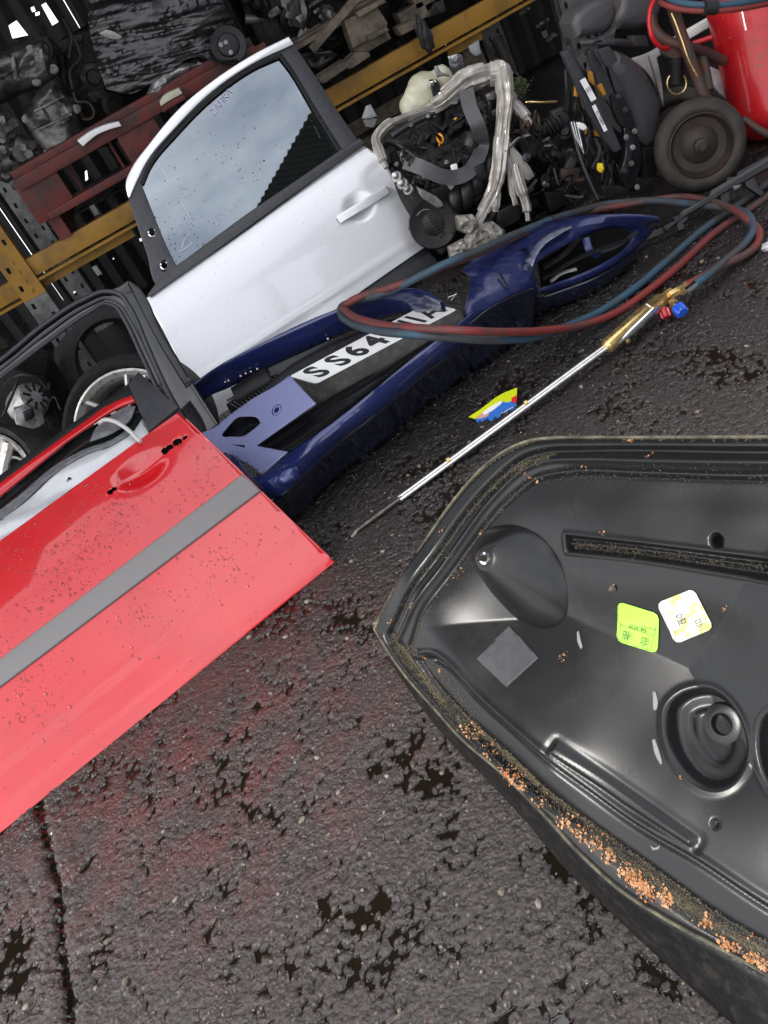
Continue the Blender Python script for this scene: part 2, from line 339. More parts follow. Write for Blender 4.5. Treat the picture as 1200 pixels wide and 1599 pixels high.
class MB:
    def __init__(s): s.v = []; s.f = []
    def add(s, vs, fs):
        k = len(s.v); s.v += [Vector(v) for v in vs]; s.f += [[i + k for i in f] for f in fs]; return s
    def box(s, c, d, ex=(1, 0, 0), ey=(0, 1, 0), ez=None, ch=0.0):
        ex = Vector(ex).normalized(); ey = Vector(ey); ey = (ey - ex * ey.dot(ex)).normalized(); ez = Vector(ez) if ez is not None else ex.cross(ey)
        c = Vector(c); a, b, e = d[0] / 2, d[1] / 2, d[2] / 2
        if ch <= 0:
            vs = [c + ex * (i * a) + ey * (j * b) + ez * (k * e) for k in (-1, 1) for j in (-1, 1) for i in (-1, 1)]
            return s.add(vs, [[0, 2, 3, 1], [4, 5, 7, 6], [0, 1, 5, 4], [2, 6, 7, 3], [0, 4, 6, 2], [1, 3, 7, 5]])
        bm = bmesh.new(); bmesh.ops.create_cube(bm, size=1)
        bmesh.ops.scale(bm, vec=(2 * a, 2 * b, 2 * e), verts=bm.verts)
        bmesh.ops.bevel(bm, geom=list(bm.edges), offset=min(ch, a * .9, b * .9, e * .9), segments=2, affect='EDGES', profile=.6)
        vs = [c + ex * v.co.x + ey * v.co.y + ez * v.co.z for v in bm.verts]; bm.verts.index_update()
        fs = [[v.index for v in f.verts] for f in bm.faces]; bm.free(); return s.add(vs, fs)
    def prism(s, pts, d, cap=True):
        """pts: world polygon, d: extrusion vector"""
        n = len(pts); d = Vector(d); vs = [Vector(p) for p in pts] + [Vector(p) + d for p in pts]
        fs = [[i, (i + 1) % n, n + (i + 1) % n, n + i] for i in range(n)]
        if cap: fs += [list(range(n))[::-1], [n + i for i in range(n)]]
        return s.add(vs, fs)
    def lathe(s, o, ax, prof, n=28, rx=1.0, ref=None, ph=0.0):
        """prof: list of (radius, height along ax)"""
        o = Vector(o); ax = Vector(ax).normalized()
        a = Vector(ref) if ref is not None else (Vector((0, 0, 1)) if abs(ax.z) < .9 else Vector((1, 0, 0)))
        a = (a - ax * a.dot(ax)).normalized(); b = ax.cross(a); vs = []; fs = []
        for (r, h) in prof:
            for i in range(n):
                t = 2 * pi * i / n + ph; vs.append(o + ax * h + (a * cos(t) * rx + b * sin(t)) * max(r, 1e-5))
        for j in range(len(prof) - 1):
            for i in range(n):
                fs.append([j * n + i, j * n + (i + 1) % n, (j + 1) * n + (i + 1) % n, (j + 1) * n + i])
        return s.add(vs, fs)
    def cyl(s, p0, p1, r0, r1=None, n=16):
        p0 = Vector(p0); p1 = Vector(p1); r1 = r0 if r1 is None else r1; h = (p1 - p0).length
        return s.lathe(p0, p1 - p0, [(0, 0), (r0, 0), (r1, h), (0, h)], n)
    def tube(s, path, r, n=10, flat=1.0, wob=0.0, seed=0, caps=True):
        path = [Vector(p) for p in path]; N = len(path); rs = r if hasattr(r, '__len__') else [r] * N
        T = [(path[min(i + 1, N - 1)] - path[max(i - 1, 0)]).normalized() for i in range(N)]
        a = Vector((0, 0, 1)) if abs(T[0].z) < .9 else Vector((0, 1, 0)); vs = []; fs = []
        rg = random.Random(seed); phs = [rg.uniform(.7, 1.3) for _ in range(n)]
        for i in range(N):
            a = (a - T[i] * a.dot(T[i])).normalized(); b = T[i].cross(a)
            for k in range(n):
                t = 2 * pi * k / n; q = 1.0
                if wob: q = 1 + wob * (phs[k] - 1) * 3 + wob * noise.noise(Vector((i * .35 + seed, k * .9, seed)))
                vs.append(path[i] + (a * cos(t) + b * sin(t) * flat) * rs[i] * q)
        for i in range(N - 1):
            for k in range(n): fs.append([i * n + k, i * n + (k + 1) % n, (i + 1) * n + (k + 1) % n, (i + 1) * n + k])
        if caps: fs.append(list(range(n))[::-1]); fs.append([(N - 1) * n + k for k in range(n)])
        return s.add(vs, fs)
    def blob(s, c, r, amp=.2, fr=3, seed=0, sub=3, ex=None):
        bm = bmesh.new(); bmesh.ops.create_icosphere(bm, subdivisions=sub, radius=1)
        c = Vector(c); r = Vector(r if hasattr(r, '__len__') else (r, r, r)); vs = []
        for v in bm.verts:
            d = v.co * (1 + amp * noise.noise(v.co * fr + Vector((seed * 3.1, seed, 0)))); vs.append(c + Vector((d.x * r.x, d.y * r.y, d.z * r.z)))
        bm.verts.index_update(); fs = [[v.index for v in f.verts] for f in bm.faces]; bm.free(); return s.add(vs, fs)
    def build(s, name, m, parent=None, ang=40, smooth=True):
        me = bpy.data.meshes.new(name); me.from_pydata([tuple(v) for v in s.v], [], s.f)
        bm = bmesh.new(); bm.from_mesh(me); bmesh.ops.recalc_face_normals(bm, faces=bm.faces); bm.to_mesh(bm_me := me); bm.free(); me.update()
        return finish(name, me, m, parent, ang, smooth)
def spline(pts, k=6, closed=False, corner=None):
    """Catmull-Rom through pts (tuples or Vectors); turns sharper than corner degrees stay sharp"""
    P = [Vector(p) for p in pts]; n = len(P); out = []
    segs = n if closed else n - 1
    def tang(i):
        if not closed and (i == 0 or i == n - 1): return None
        a, b, c = P[(i - 1) % n], P[i], P[(i + 1) % n]
        d1, d2 = b - a, c - b
        if d1.length < 1e-9 or d2.length < 1e-9: return None
        if corner is not None and d1.angle(d2) > radians(corner): return None
        l1, l2 = d1.length, d2.length
        return (d1 / l1 * l2 + d2 / l2 * l1) / (l1 + l2)
    for i in range(segs):
        a, b = P[i], P[(i + 1) % n]; L_ = (b - a).length
        ta, tb = tang(i), tang((i + 1) % n); ch = (b - a) / max(L_, 1e-9)
        ta = ch if ta is None else ta; tb = ch if tb is None else tb
        straight = (ta - ch).length < 1e-4 and (tb - ch).length < 1e-4
        kk = 1 if straight and corner is not None else k
        for j in range(kk):
            t = j / kk; h00 = 2 * t**3 - 3 * t**2 + 1; h10 = t**3 - 2 * t**2 + t; h01 = -2 * t**3 + 3 * t**2; h11 = t**3 - t**2
            out.append(a * h00 + ta * L_ * h10 + b * h01 + tb * L_ * h11)
    if not closed: out.append(P[-1])
    return out
def sp2(pts, k=6, corner=38): return [(v.x, v.y) for v in spline([(a, b, 0) for a, b in pts], k, True, corner)]
def fill2d(outer, holes=(), thick=0.0, bev=0.0, seg=2):
    cu = bpy.data.curves.new('t', 'CURVE'); cu.dimensions = '2D'; cu.fill_mode = 'BOTH'
    cu.extrude = thick / 2; cu.bevel_depth = bev; cu.bevel_resolution = seg
    if bev: cu.offset = -bev
    for loop in [outer] + list(holes):
        sp = cu.splines.new('POLY'); sp.points.add(len(loop) - 1); sp.use_cyclic_u = True
        for i, (a, b) in enumerate(loop): sp.points[i].co = (a, b, 0, 1)
    ob = bpy.data.objects.new('t', cu); me = bpy.data.meshes.new_from_object(ob)
    bpy.data.objects.remove(ob); bpy.data.curves.remove(cu)
    return me
def plate(name, pl, outer, m, parent, holes=(), thick=.004, bev=0.0, off=0.0, disp=None, step=None, solid=.003, smooth=True, uv=False, corner=38, ang=40, k=6):
    """flat or gently pressed sheet cut to an outline measured on its plane; its front face lies off above the plane"""
    cv = (lambda l: l) if uv else (lambda l: [pl.uv(a, b) for a, b in l])
    O = cv(outer); H = [cv(h) for h in holes]
    if smooth: O = sp2(O, k, corner); H = [sp2(h, k, corner) for h in H]
    if disp is None:
        me = fill2d(O, H, max(thick - 2 * bev, .0002), bev)
        me.transform(pl.M @ Matrix.Translation((0, 0, off - thick / 2)))
        bm = bmesh.new(); bm.from_mesh(me); bmesh.ops.remove_doubles(bm, verts=bm.verts, dist=1e-6); bm.to_mesh(me); bm.free()
        return finish(name, me, m, parent, ang)
    me = fill2d(O, H)
    bm = bmesh.new(); bm.from_mesh(me); bmesh.ops.remove_doubles(bm, verts=bm.verts, dist=1e-6)
    xs = [v.co.x for v in bm.verts]; ys = [v.co.y for v in bm.verts]
    for ax, lo, hi in ((0, min(xs), max(xs)), (1, min(ys), max(ys))):
        c = lo + step
        while c < hi:
            co = (c, 0, 0) if ax == 0 else (0, c, 0); no = (1, 0, 0) if ax == 0 else (0, 1, 0)
            bmesh.ops.bisect_plane(bm, geom=list(bm.verts) + list(bm.edges) + list(bm.faces), plane_co=co, plane_no=no, dist=1e-6)
            c += step
    for v in bm.verts: v.co.z = disp(v.co.x, v.co.y) + off
    bmesh.ops.recalc_face_normals(bm, faces=bm.faces)
    if sum(f.normal.z for f in bm.faces) < 0: bmesh.ops.reverse_faces(bm, faces=bm.faces)
    bm.to_mesh(me); bm.free(); me.transform(pl.M)
    o = finish(name, me, m, parent, ang)
    if solid:
        md = o.modifiers.new('solid', 'SOLIDIFY'); md.thickness = solid; md.offset = -1
    return o
def loft(name, rows, m, parent, k=5, solid=.004, ang=35, kr=3, closed=False):
    """rows: equal-length lists of world points; smooth sheet through them"""
    R = [spline(r, k) for r in rows]; cols = list(zip(*R)); cols = [spline(c, kr) for c in cols]
    nv, nr = len(cols), len(cols[0]); vs = [p for c in cols for p in c]
    fs = [[i * nr + j, (i + 1) * nr + j, (i + 1) * nr + j + 1, i * nr + j + 1] for i in range(nv - 1) for j in range(nr - 1)]
    me = bpy.data.meshes.new(name); me.from_pydata([tuple(v) for v in vs], [], fs); me.update()
    o = finish(name, me, m, parent, ang)
    if solid: md = o.modifiers.new('solid', 'SOLIDIFY'); md.thickness = solid; md.offset = 0
    return o
def vmesh(name, V, F, m, parent, sub=2, solid=.004, ang=30):
    me = bpy.data.meshes.new(name); keys = list(V); ix = {k_: i for i, k_ in enumerate(keys)}
    me.from_pydata([tuple(V[k_]) for k_ in keys], [], [[ix[a] for a in f] for f in F]); me.update()
    o = finish(name, me, m, parent, ang)
    if sub: md = o.modifiers.new('sub', 'SUBSURF'); md.levels = sub; md.render_levels = sub; me.shade_smooth()
    if solid: md = o.modifiers.new('solid', 'SOLIDIFY'); md.thickness = solid; md.offset = 0
    return o
def text(body, pl, u, v, h, size, m, parent, name='lettering', rot=0.0, sx=1.0, bold=0.0, depth=.0004, align='CENTER', shear=0):
    cu = bpy.data.curves.new('t', 'FONT'); cu.body = body; cu.size = size; cu.extrude = depth; cu.offset = bold; cu.shear = shear
    cu.align_x = align; cu.align_y = 'CENTER'; cu.resolution_u = 3
    ob = bpy.data.objects.new('t', cu); me = bpy.data.meshes.new_from_object(ob); bpy.data.objects.remove(ob)
    me.transform(pl.M @ Matrix.Translation((u, v, h)) @ Matrix.Rotation(rot, 4, 'Z') @ Matrix.Diagonal((sx, 1, 1, 1)))
    return finish(name, me, m, parent, 30, False)

# ================================================================== THE SETTING
NR = np.random.default_rng(5)
NT = 1024
def bandnoise(feature, cell, beta=1.0, ax=1.0, seed=0):
    """periodic smooth noise, features about feature metres across on a grid of cell metres"""
    g = np.random.default_rng(seed).standard_normal((NT, NT)); F = np.fft.fft2(g)
    fx = np.fft.fftfreq(NT, cell)[None, :] * ax; fy = np.fft.fftfreq(NT, cell)[:, None]; f = np.sqrt(fx * fx + fy * fy) + 1e-9
    f0 = 1.0 / feature; W = np.where(f < f0, (f / f0) ** 1.5, (f / f0) ** (-1.5 - beta)); a = np.real(np.fft.ifft2(F * W))
    return a / a.std()
CELL = .004
NA = bandnoise(.036, CELL, .8, .6, 1); NB = bandnoise(.3, CELL, 2.0, .8, 2); NC = bandnoise(.018, CELL, 1.0, .7, 3)
def samp(A, X, Y, k=1.0):
    u = (X / CELL * k) % NT; v = (Y / CELL * k) % NT; i = np.floor(u).astype(int); j = np.floor(v).astype(int); fu = u - i; fv = v - j
    i0, i1, j0, j1 = i % NT, (i + 1) % NT, j % NT, (j + 1) % NT
    return (A[j0, i0] * (1 - fu) + A[j0, i1] * fu) * (1 - fv) + (A[j1, i0] * (1 - fu) + A[j1, i1] * fu) * fv
def seg_dist(X, Y, pts):
    D = np.full(X.shape, 9.0)
    for (a, b), (c, d) in zip(pts[:-1], pts[1:]):
        dx, dy = c - a, d - b; t = np.clip(((X - a) * dx + (Y - b) * dy) / (dx * dx + dy * dy + 1e-12), 0, 1)
        D = np.minimum(D, np.hypot(X - a - t * dx, Y - b - t * dy))
    return D
CRACK = [tuple(G(x, y).xy) for x, y in [(60, 1255), (72, 1300), (80, 1345), (92, 1385), (95, 1440), (98, 1500), (108, 1545), (112, 1600), (116, 1700)]]
NF = bandnoise(.11, CELL, .25, .75, 4); NL = bandnoise(.5, CELL, 1.5, 1.0, 6)
def ground_h(X, Y):
    a = samp(NA, X, Y); b = samp(NB, X, Y); c = samp(NC, X, Y); f = samp(NF, X, Y); l = samp(NL, X, Y)
    q = f * .42 + b * .26 + l * .34 + c * .30 + a * .40 + .60          # below zero: a hollow that holds water
    e = np.clip((q + .16) / .42, 0, 1); e = e * e * (3 - 2 * e)
    h = -.0062 + e * .0072 + e * (.0008 * a + .0010 * c + .0005 * b)
    d = seg_dist(X, Y, CRACK) + .004 * samp(NA, X, Y, .8)
    h = h - .016 * np.exp(-(d / .009) ** 2) + .005 * np.exp(-((d - .035) / .025) ** 2)
    return np.maximum(h, np.where(d < .02, -.012, -.0042))
gx = np.arange(-2.3, 2.7001, .0055)
gy = [.45]
while gy[-1] < 5.3: gy.append(gy[-1] + .0042 + .0016 * max(0, gy[-1] - .8))
gy[-1] = 5.3; gy = np.array(gy)
X, Y = np.meshgrid(gx, gy)
H = ground_h(X, Y)
ed = np.clip(np.minimum(np.minimum(X - gx[0], gx[-1] - X), np.minimum(Y - gy[0], gy[-1] - Y)) / .1, 0, 1)
H = H * ed
def grid_mesh(name, X, Y, Z):
    ny, nx = X.shape; me = bpy.data.meshes.new(name); co = np.stack([X, Y, Z], -1).reshape(-1, 3).astype(np.float32)
    i = np.arange(nx - 1)[None, :] + np.arange(ny - 1)[:, None] * nx
    f = np.stack([i, i + 1, i + 1 + nx, i + nx], -1).reshape(-1, 4).astype(np.int32)
    me.vertices.add(len(co)); me.vertices.foreach_set('co', co.ravel()); me.loops.add(f.size); me.loops.foreach_set('vertex_index', f.ravel())
    me.polygons.add(len(f)); me.polygons.foreach_set('loop_start', np.arange(0, f.size, 4, dtype=np.int32)); me.polygons.foreach_set('loop_total', np.full(len(f), 4, dtype=np.int32))
    me.update(calc_edges=True); me.validate(); return me
gm = grid_mesh('asphalt_ground', X, Y, H)
# the sheet goes on flat to the horizon
bm = bmesh.new(); bm.from_mesh(gm)
B0 = (gx[0], gx[-1], gy[0], gy[-1]); FAR = 400
bm.to_mesh(gm); bm.free()
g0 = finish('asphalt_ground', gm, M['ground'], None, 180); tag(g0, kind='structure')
mb = MB()
for (x0, x1, y0, y1) in [(-FAR, FAR, -FAR, B0[2]), (-FAR, FAR, B0[3], FAR), (-FAR, B0[0], B0[2], B0[3]), (B0[1], FAR, B0[2], B0[3])]:
    mb.add([(x0, y0, 0), (x1, y0, 0), (x1, y1, 0), (x0, y1, 0)], [[0, 1, 2, 3]])
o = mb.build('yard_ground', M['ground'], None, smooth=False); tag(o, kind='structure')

# loose pebbles: nobody could count them
mb = MB()
def gz(x, y): return float(ground_h(np.array([x]), np.array([y]))[0])
ico = bmesh.new(); bmesh.ops.create_icosphere(ico, subdivisions=1, radius=1); IV = [v.co.copy() for v in ico.verts]; ico.verts.index_update(); IF = [[v.index for v in f.verts] for f in ico.faces]; ico.free()
ppx = np.array([rnd.uniform(-1.6, 1.7) for _ in range(2600)]); ppy = np.array([rnd.uniform(.7, 3.2) for _ in range(2600)]); pz = ground_h(ppx, ppy)
for x, y, z in zip(ppx, ppy, pz):
    r = rnd.uniform(.0012, .0036) if rnd.random() < .86 else rnd.uniform(.0035, .009)
    s = (r * rnd.uniform(.8, 1.5), r * rnd.uniform(.7, 1.1), r * rnd.uniform(.4, .7)); a = rnd.uniform(0, pi)
    mb.add([(x + v.x * s[0] * cos(a) - v.y * s[1] * sin(a), y + v.x * s[0] * sin(a) + v.y * s[1] * cos(a), z + r * .2 + v.z * s[2]) for v in IV], IF)
o = mb.build('loose_gravel', M['stone'], None, smooth=False); tag(o, kind='stuff')

# planes of the two doors that mirror the workshop roof and the added dark sheet
SA, SB = G(330, 655), G(690, 420)
ST = lean(SA, SB, 440, 65, 1.16)
SP = plane3(SA, SB, ST)
RA, RB = G(0, 1300), G(522, 878)
RT = lean(RA, RB, 280, 645, .66)
RP = plane3(RA, RB, RT)
VT = RP.uv(280, 645)[1]
def mirror(pl, x, y, z, slope=0.0):
    p = pl.p(x, y); n = (pl.n + pl.ey * slope).normalized(); d = (p - CAM).normalized(); r = d - n * (2 * d.dot(n)); return p + r * ((z - p.z) / r.z)
# ------------------------------------------------------------------ rack shelter
RY = 4.9      # front plane of the rack
BY = 6.45     # back cladding
t = thing('storage_shelter', 'dark clad shelter with corrugated roof standing over the yellow rack', 'shelter', (0, BY, 0))
hole_px = [((14, 40), (26, 32), (44, 55), (20, 60)), ((65, 8), (72, 4), (92, 34), (82, 40)), ((48, 12), (53, 10), (56, 17), (51, 19)), ((68, 473), (73, 465), (83, 480), (78, 483)),
           ((106, 446), (112, 441), (121, 455), (115, 460)), ((702, 92), (722, 84), (727, 108), (712, 118)), ((14, 372), (15.5, 371), (36, 408), (33.5, 409)), ((27, 358), (29, 357), (41, 379), (39, 380)),
           ((217, 372), (221, 371), (223, 375), (219, 377)), ((845, 50), (853, 46), (857, 58), (849, 60)), ((133, 268), (136, 266), (138, 280), (134, 282)), ((55, 20), (62, 18), (62, 23), (56, 25)), ((176, 403), (178, 402), (179, 404), (177, 405))]
def back_h(u): return .012 * sin(u * 2 * pi / .12)
bx = -6.0; kb = 0; RF = 2.95
while bx < 6.5:
    plb = Pl((bx, BY, 0), (0, -1, 0), (1, 0, 0)); Wd = .97
    hs = []
    for h in hole_px:
        q = [AY(a, b, BY) for a, b in h]
        if all(bx + .01 < p.x < bx + Wd - .01 for p in q): hs.append([(p.x - bx, p.z) for p in q])
    me_o = plate('cladding_sheet', plb, [(0, .0), (Wd, .0), (Wd, 4.0), (0, 4.0)], M['clad'], t, holes=hs, uv=True, smooth=False, disp=lambda u, v: back_h(u), step=.03 if abs(bx) < 2.6 else .5, solid=.0015, off=.004 * (kb % 2))
    bx += .975; kb += 1
# roof, corrugated, edge in front of the goods
mb = MB(); nx_ = 420
xs = [-6.3 + 12.6 * i / nx_ for i in range(nx_ + 1)]
vs = []
for yv, zv in ((RF, 3.55), (BY + .3, 4.05)):
    vs += [(x, yv, zv + .02 * sin(x * 2 * pi / .15)) for x in xs]
mb.add(vs, [[i, i + 1, nx_ + 2 + i, nx_ + 1 + i] for i in range(nx_)])
o = mb.build('roof', M['roofm'], t, 60); md = o.modifiers.new('solid', 'SOLIDIFY'); md.thickness = .002
for x in (-6.0, 6.0):
    mb = MB(); mb.box((x, RF + .15, 1.75), (.12, .12, 3.5)); mb.build('post', M['postgrey'], t)
mb = MB(); mb.box((0, RF + .15, 3.46), (12.3, .08, .1)); mb.build('purlin', M['postgrey'], t)
# pale slab added outside so the cladding gaps show bright
mb = MB(); mb.box((0, BY + 6.9, .06), (24, 13, .12)); o = mb.build('gap_brightener_slab', M['gapwhite'], None, smooth=False); tag(o, kind='structure')
# unseen sheet added overhead to darken reflections in red door top and black panel
t = thing('reflection_blocker', 'unseen dark sheet added to darken reflections in the red door top', 'reflection blocker', (-1.2, 1.6, 0))
mb = MB(); ol_ = []
fr_ = []
for (x, y) in ((0, 955), (50, 912), (72, 856), (150, 792), (215, 765), (262, 735), (296, 690), (312, 675)):
    v_ = RP.uv(x, y)[1]; q = mirror(RP, x, y, 3.5, .64 * max(0, v_ - (VT - .2))); fr_.append((q.x, q.y))
fr_ = [(-6.4, fr_[0][1] - .3)] + sorted(fr_)
for (a, b), (c, d) in zip(fr_[:-1], fr_[1:]):
    for k in range(8):
        f = k / 8; ol_.append((a + (c - a) * f, b + (d - b) * f + rnd.uniform(-.015, .015)))
xe = fr_[-1][0]; ol_ += [fr_[-1], (xe + .05, 2.4), (-2.6, 2.35), (-6.4, 2.35)]
mb.prism([(a, b, 3.5) for a, b in ol_], (0, 0, .01)); mb.build('sheet', M['clad'], t, smooth=False)
for x in (-2.5, 0.0): mb = MB(); mb.box((x, 2.35, 3.49), (.05, 1.6, .05)); mb.build('bracket_arm', M['postgrey'], t)
# workshop across the yard, behind the photographer; it shows in the door glass
t = thing('workshop', 'steel clad workshop with corrugated eave mirrored in the silver door window', 'building', (6, -4, 0))
E0, E1 = mirror(SP, 400, 325, 4.5), mirror(SP, 488, 170, 4.5); E0.z = E1.z = 0; ed_ = (E1 - E0).normalized(); nd = Vector((ed_.y, -ed_.x, 0))
mb = MB(); n_ = 700; vs = []
P0 = E0 - ed_ * 1.2
for off, zz in ((0, 4.5), (5.5, 5.6)):
    for i in range(n_ + 1): q = P0 + ed_ * (9.0 * i / n_) + nd * off; vs.append((q.x, q.y, zz + .010 * sin(i * 9.0 / n_ * 2 * pi / .095)))
mb.add(vs, [[i, i + 1, n_ + 2 + i, n_ + 1 + i] for i in range(n_)])
o = mb.build('roof', M['roofm'], t, 60); md = o.modifiers.new('solid', 'SOLIDIFY'); md.thickness = .003
mb = MB(); c = P0 + ed_ * 4.5 + nd * 1.6; mb.box((c.x, c.y, 2.2), (8.6, .1, 4.4), ex=ed_, ey=nd); mb.build('wall', M['shedwall'], t)
for i in range(4):
    c = P0 + ed_ * (.4 + 2.7 * i) + nd * .25; mb = MB(); mb.box((c.x, c.y, 2.18), (.12, .12, 4.36), ex=ed_, ey=nd); mb.build('post', M['postgrey'], t)

# ------------------------------------------------------------------ pallet rack
t = thing('pallet_rack', 'yellow steel pallet rack carrying engines on pallets', 'rack', (0, RY, 0))
def post(x, y, m1, m2, zs):
    q = Pl((x, y, 0), (0, -1, 0))
    for side in (0, 1):
        hl = []
        for k in range(18):
            zc = .09 + k * .1
            hl.append([(-.033 + .05 * side + a, zc + .012 * side + b) for a, b in ((-.008, -.014), (.006, -.017), (.009, .013), (-.006, .016))])
    hl = []
    for k in range(17):
        zc = .075 + k * .098
        for sx in (-.03, .03):
            hl.append([(sx + a, zc + .02 * (sx > 0) + b) for a, b in ((-.009, -.013), (.007, -.016), (.009, .013), (-.007, .016))])
    lo, hi = zs
    for (z0, z1, mm) in ((0.0, lo, m2), (lo + .001, hi, m1)):
        if z1 - z0 < .05: continue
        hh = [h for h in hl if all(z0 + .01 < b < z1 - .01 for a, b in h)]
        plate('upright_face', q, [(-.06, z0), (.06, z0), (.06, z1), (-.06, z1)], mm, t, holes=hh, uv=True, smooth=False, thick=.003)
        mb = MB(); mb.box((x - .0585, y + .032, (z0 + z1) / 2), (.003, .06, z1 - z0)); mb.box((x + .0585, y + .032, (z0 + z1) / 2), (.003, .06, z1 - z0)); mb.build('upright_side', mm, t)
PX0 = AY(80, 495, RY - .01).x
post(PX0, RY - .055, M['yellow'], M['postgrey'], (.60, 2.2))
post(PX0 + 2.95, RY - .055, M['postgrey'], M['postgrey'], (.0, 2.2))
post(PX0, BY - .35, M['postgrey'], M['postgrey'], (.0, 2.2))
post(PX0 + 2.95, BY - .35, M['postgrey'], M['postgrey'], (.0, 2.2))
post(PX0 - 2.2, RY - .055, M['yellow'], M['postgrey'], (.62, 2.2))
BZ0, BZ1 = .655, .765
def beam(x0, x1, y, z0, z1, m, led=()):
    mb = MB(); mb.box(((x0 + x1) / 2, y, (z0 + z1) / 2 + .012), (x1 - x0, .045, z1 - z0 - .024), ch=.004); mb.build('beam', m, t)
    mb = MB(); mb.box(((x0 + x1) / 2, y - .012, z0 + .006), (x1 - x0, .05, .012), ch=.003); mb.build('beam_lip', m, t)
    for (l0, l1) in led:
        mb = MB(); mb.box(((l0 + l1) / 2, y + .06, z0 - .026), (l1 - l0, .03, .05)); mb.build('beam_ledge', m, t)
beam(PX0 + .061, PX0 + 2.889, RY - .02, BZ0, BZ1, M['yellow'], ((PX0 + .061, PX0 + .56), (AY(700, 75, RY).x, AY(752, 45, RY).x)))
beam(PX0 - 2.139, PX0 - .061, RY - .02, BZ0 - .05, BZ1 - .05, M['yellow'])
beam(PX0 + .061, PX0 + 2.889, BY - .35, BZ0, BZ1, M['engdark'])
# beam end connectors with slots
for sx in (1,):
    q = Pl((PX0, RY - .062, 0), (0, -1, 0)); x0 = .0
    hl = [[(a + u, .63 + .05 * k + b) for a, b in ((-.005, -.009), (.005, -.009), (.005, .009), (-.005, .009))] for k in range(4) for u in (.016,)]
    plate('beam_connector', q, [(-.005, .60), (.062, .60), (.062, .80), (-.005, .80)], M['yellow'], t, holes=hl, uv=True, smooth=False, thick=.004)
# pale brackets hanging under the beam ledge
for (a, b) in ((106, 350), (148, 328), (152, 422), (160, 205)):
    p = AY(a, b, RY + .25)
    mb = MB(); mb.box(p, (.028, .004, .05)); mb.box(p + Vector((.012, -.014, 0)), (.004, .03, .05)); mb.build('clip_bracket', M['sheetmetal'], t)

# ================================================================== SILVER DOOR
t = thing('silver_car_door', 'silver rear car door with its window standing upright behind the blue bumper', 'car door', SA)
hc = SP.uv(560, 325)
def sdisp(u, v):
    f = -.35 * max(0, v - .36) ** 2 * 1.0 - .25 * max(0, .22 - v) ** 2 + .012
    r = math.hypot((u - hc[0]) * 1.0, (v - hc[1]) * 1.15)
    f -= .016 * (1 - min(1, r / .075) ** 2) ** 1.2 if r < .075 else 0
    f += .003 * math.exp(-((v - .17) / .02) ** 2)
    return f
plate('outer_skin', SP, [(228, 467), (353, 383), (470, 298), (567, 227), (586, 240), (604, 264), (630, 312), (652, 352), (667, 384), (600, 430), (537, 475), (430, 560), (352, 676), (333, 668), (300, 606), (262, 530)], M['silver'], t, disp=sdisp, step=.014, solid=.012, off=.012)
plate('sill_strip', SP, [(660, 380), (688, 412), (560, 505), (450, 590), (352, 682), (340, 670), (430, 560), (537, 472)], M['blacktrim'], t, thick=.03, bev=.006)
plate('inner_frame', SP, [(236, 470), (353, 388), (560, 240), (590, 258), (650, 372), (537, 470), (430, 555), (355, 665), (335, 655)], M['rubber'], t, thick=.06, off=-.006)
plate('belt_moulding', SP, [(231, 462), (247, 441), (330, 381), (400, 327), (470, 279), (530, 238), (560, 219), (569, 227), (470, 297), (353, 382), (236, 465)], M['blacktrim'], t, thick=.022, bev=.003, off=.03)
GL = [(222, 290), (229, 268), (245, 240), (267, 213), (298, 181), (333, 150), (367, 127), (400, 107), (437, 90), (444, 97), (466, 132), (488, 170), (512, 208), (530, 238), (470, 279), (400, 325), (335, 372), (276, 416), (262, 388), (240, 335)]
FRM = [(201, 309), (199, 290), (208, 267), (234, 229), (284, 170), (334, 130), (401, 87), (452, 63), (468, 85), (500, 133), (535, 187), (565, 229), (530, 250), (400, 345), (300, 415), (252, 452), (248, 449), (230, 397), (214, 350)]
h1 = [(238 + 4.5 * cos(a) - 1, 365 + 8 * sin(a)) for a in [i * pi / 5 for i in range(10)]]
h2 = [(257 + 5 * cos(a), 416 + 9 * sin(a)) for a in [i * pi / 5 for i in range(10)]]
plate('window_frame', SP, FRM, M['blacktrim'], t, holes=[GL, h1, h2], thick=.028, bev=.003, off=.014)
for hh in ((238, 365), (257, 416)):
    p = SP.p(*hh); mb = MB(); mb.lathe(p + SP.n * .012, SP.n, [(.016, 0), (.018, .004), (.013, .006), (.011, 0)], 16); mb.build('fixing_grommet', M['chrome'], t)
plate('window_glass', SP, [(216, 290), (226, 264), (243, 236), (265, 208), (331, 144), (400, 101), (438, 84), (450, 96), (490, 162), (535, 240), (470, 287), (335, 380), (272, 424), (255, 390), (235, 335)], M['glass'], t, disp=lambda u, v: 0.0, step=.3, solid=.004, off=.002).data.shade_flat()
TR = [(201, 311), (197, 290), (206, 266), (232, 230), (283, 170), (333, 129), (400, 86), (450, 61), (458, 73), (400, 100), (332, 146), (274, 203), (230, 256), (217, 281), (204, 311)]
plate('roof_trim', SP, TR, M['silver_hi'], t, thick=.012, bev=.004, off=.028)
plate('glass_seal', SP, [(219, 287), (231, 261), (275, 207), (332, 149), (398, 104), (439, 86), (446, 95), (497, 178), (535, 238), (529, 242), (490, 178), (442, 100), (436, 93), (400, 109), (335, 155), (279, 211), (236, 264), (225, 290)], M['rubber'], t, thick=.008, bev=.002, off=.02)
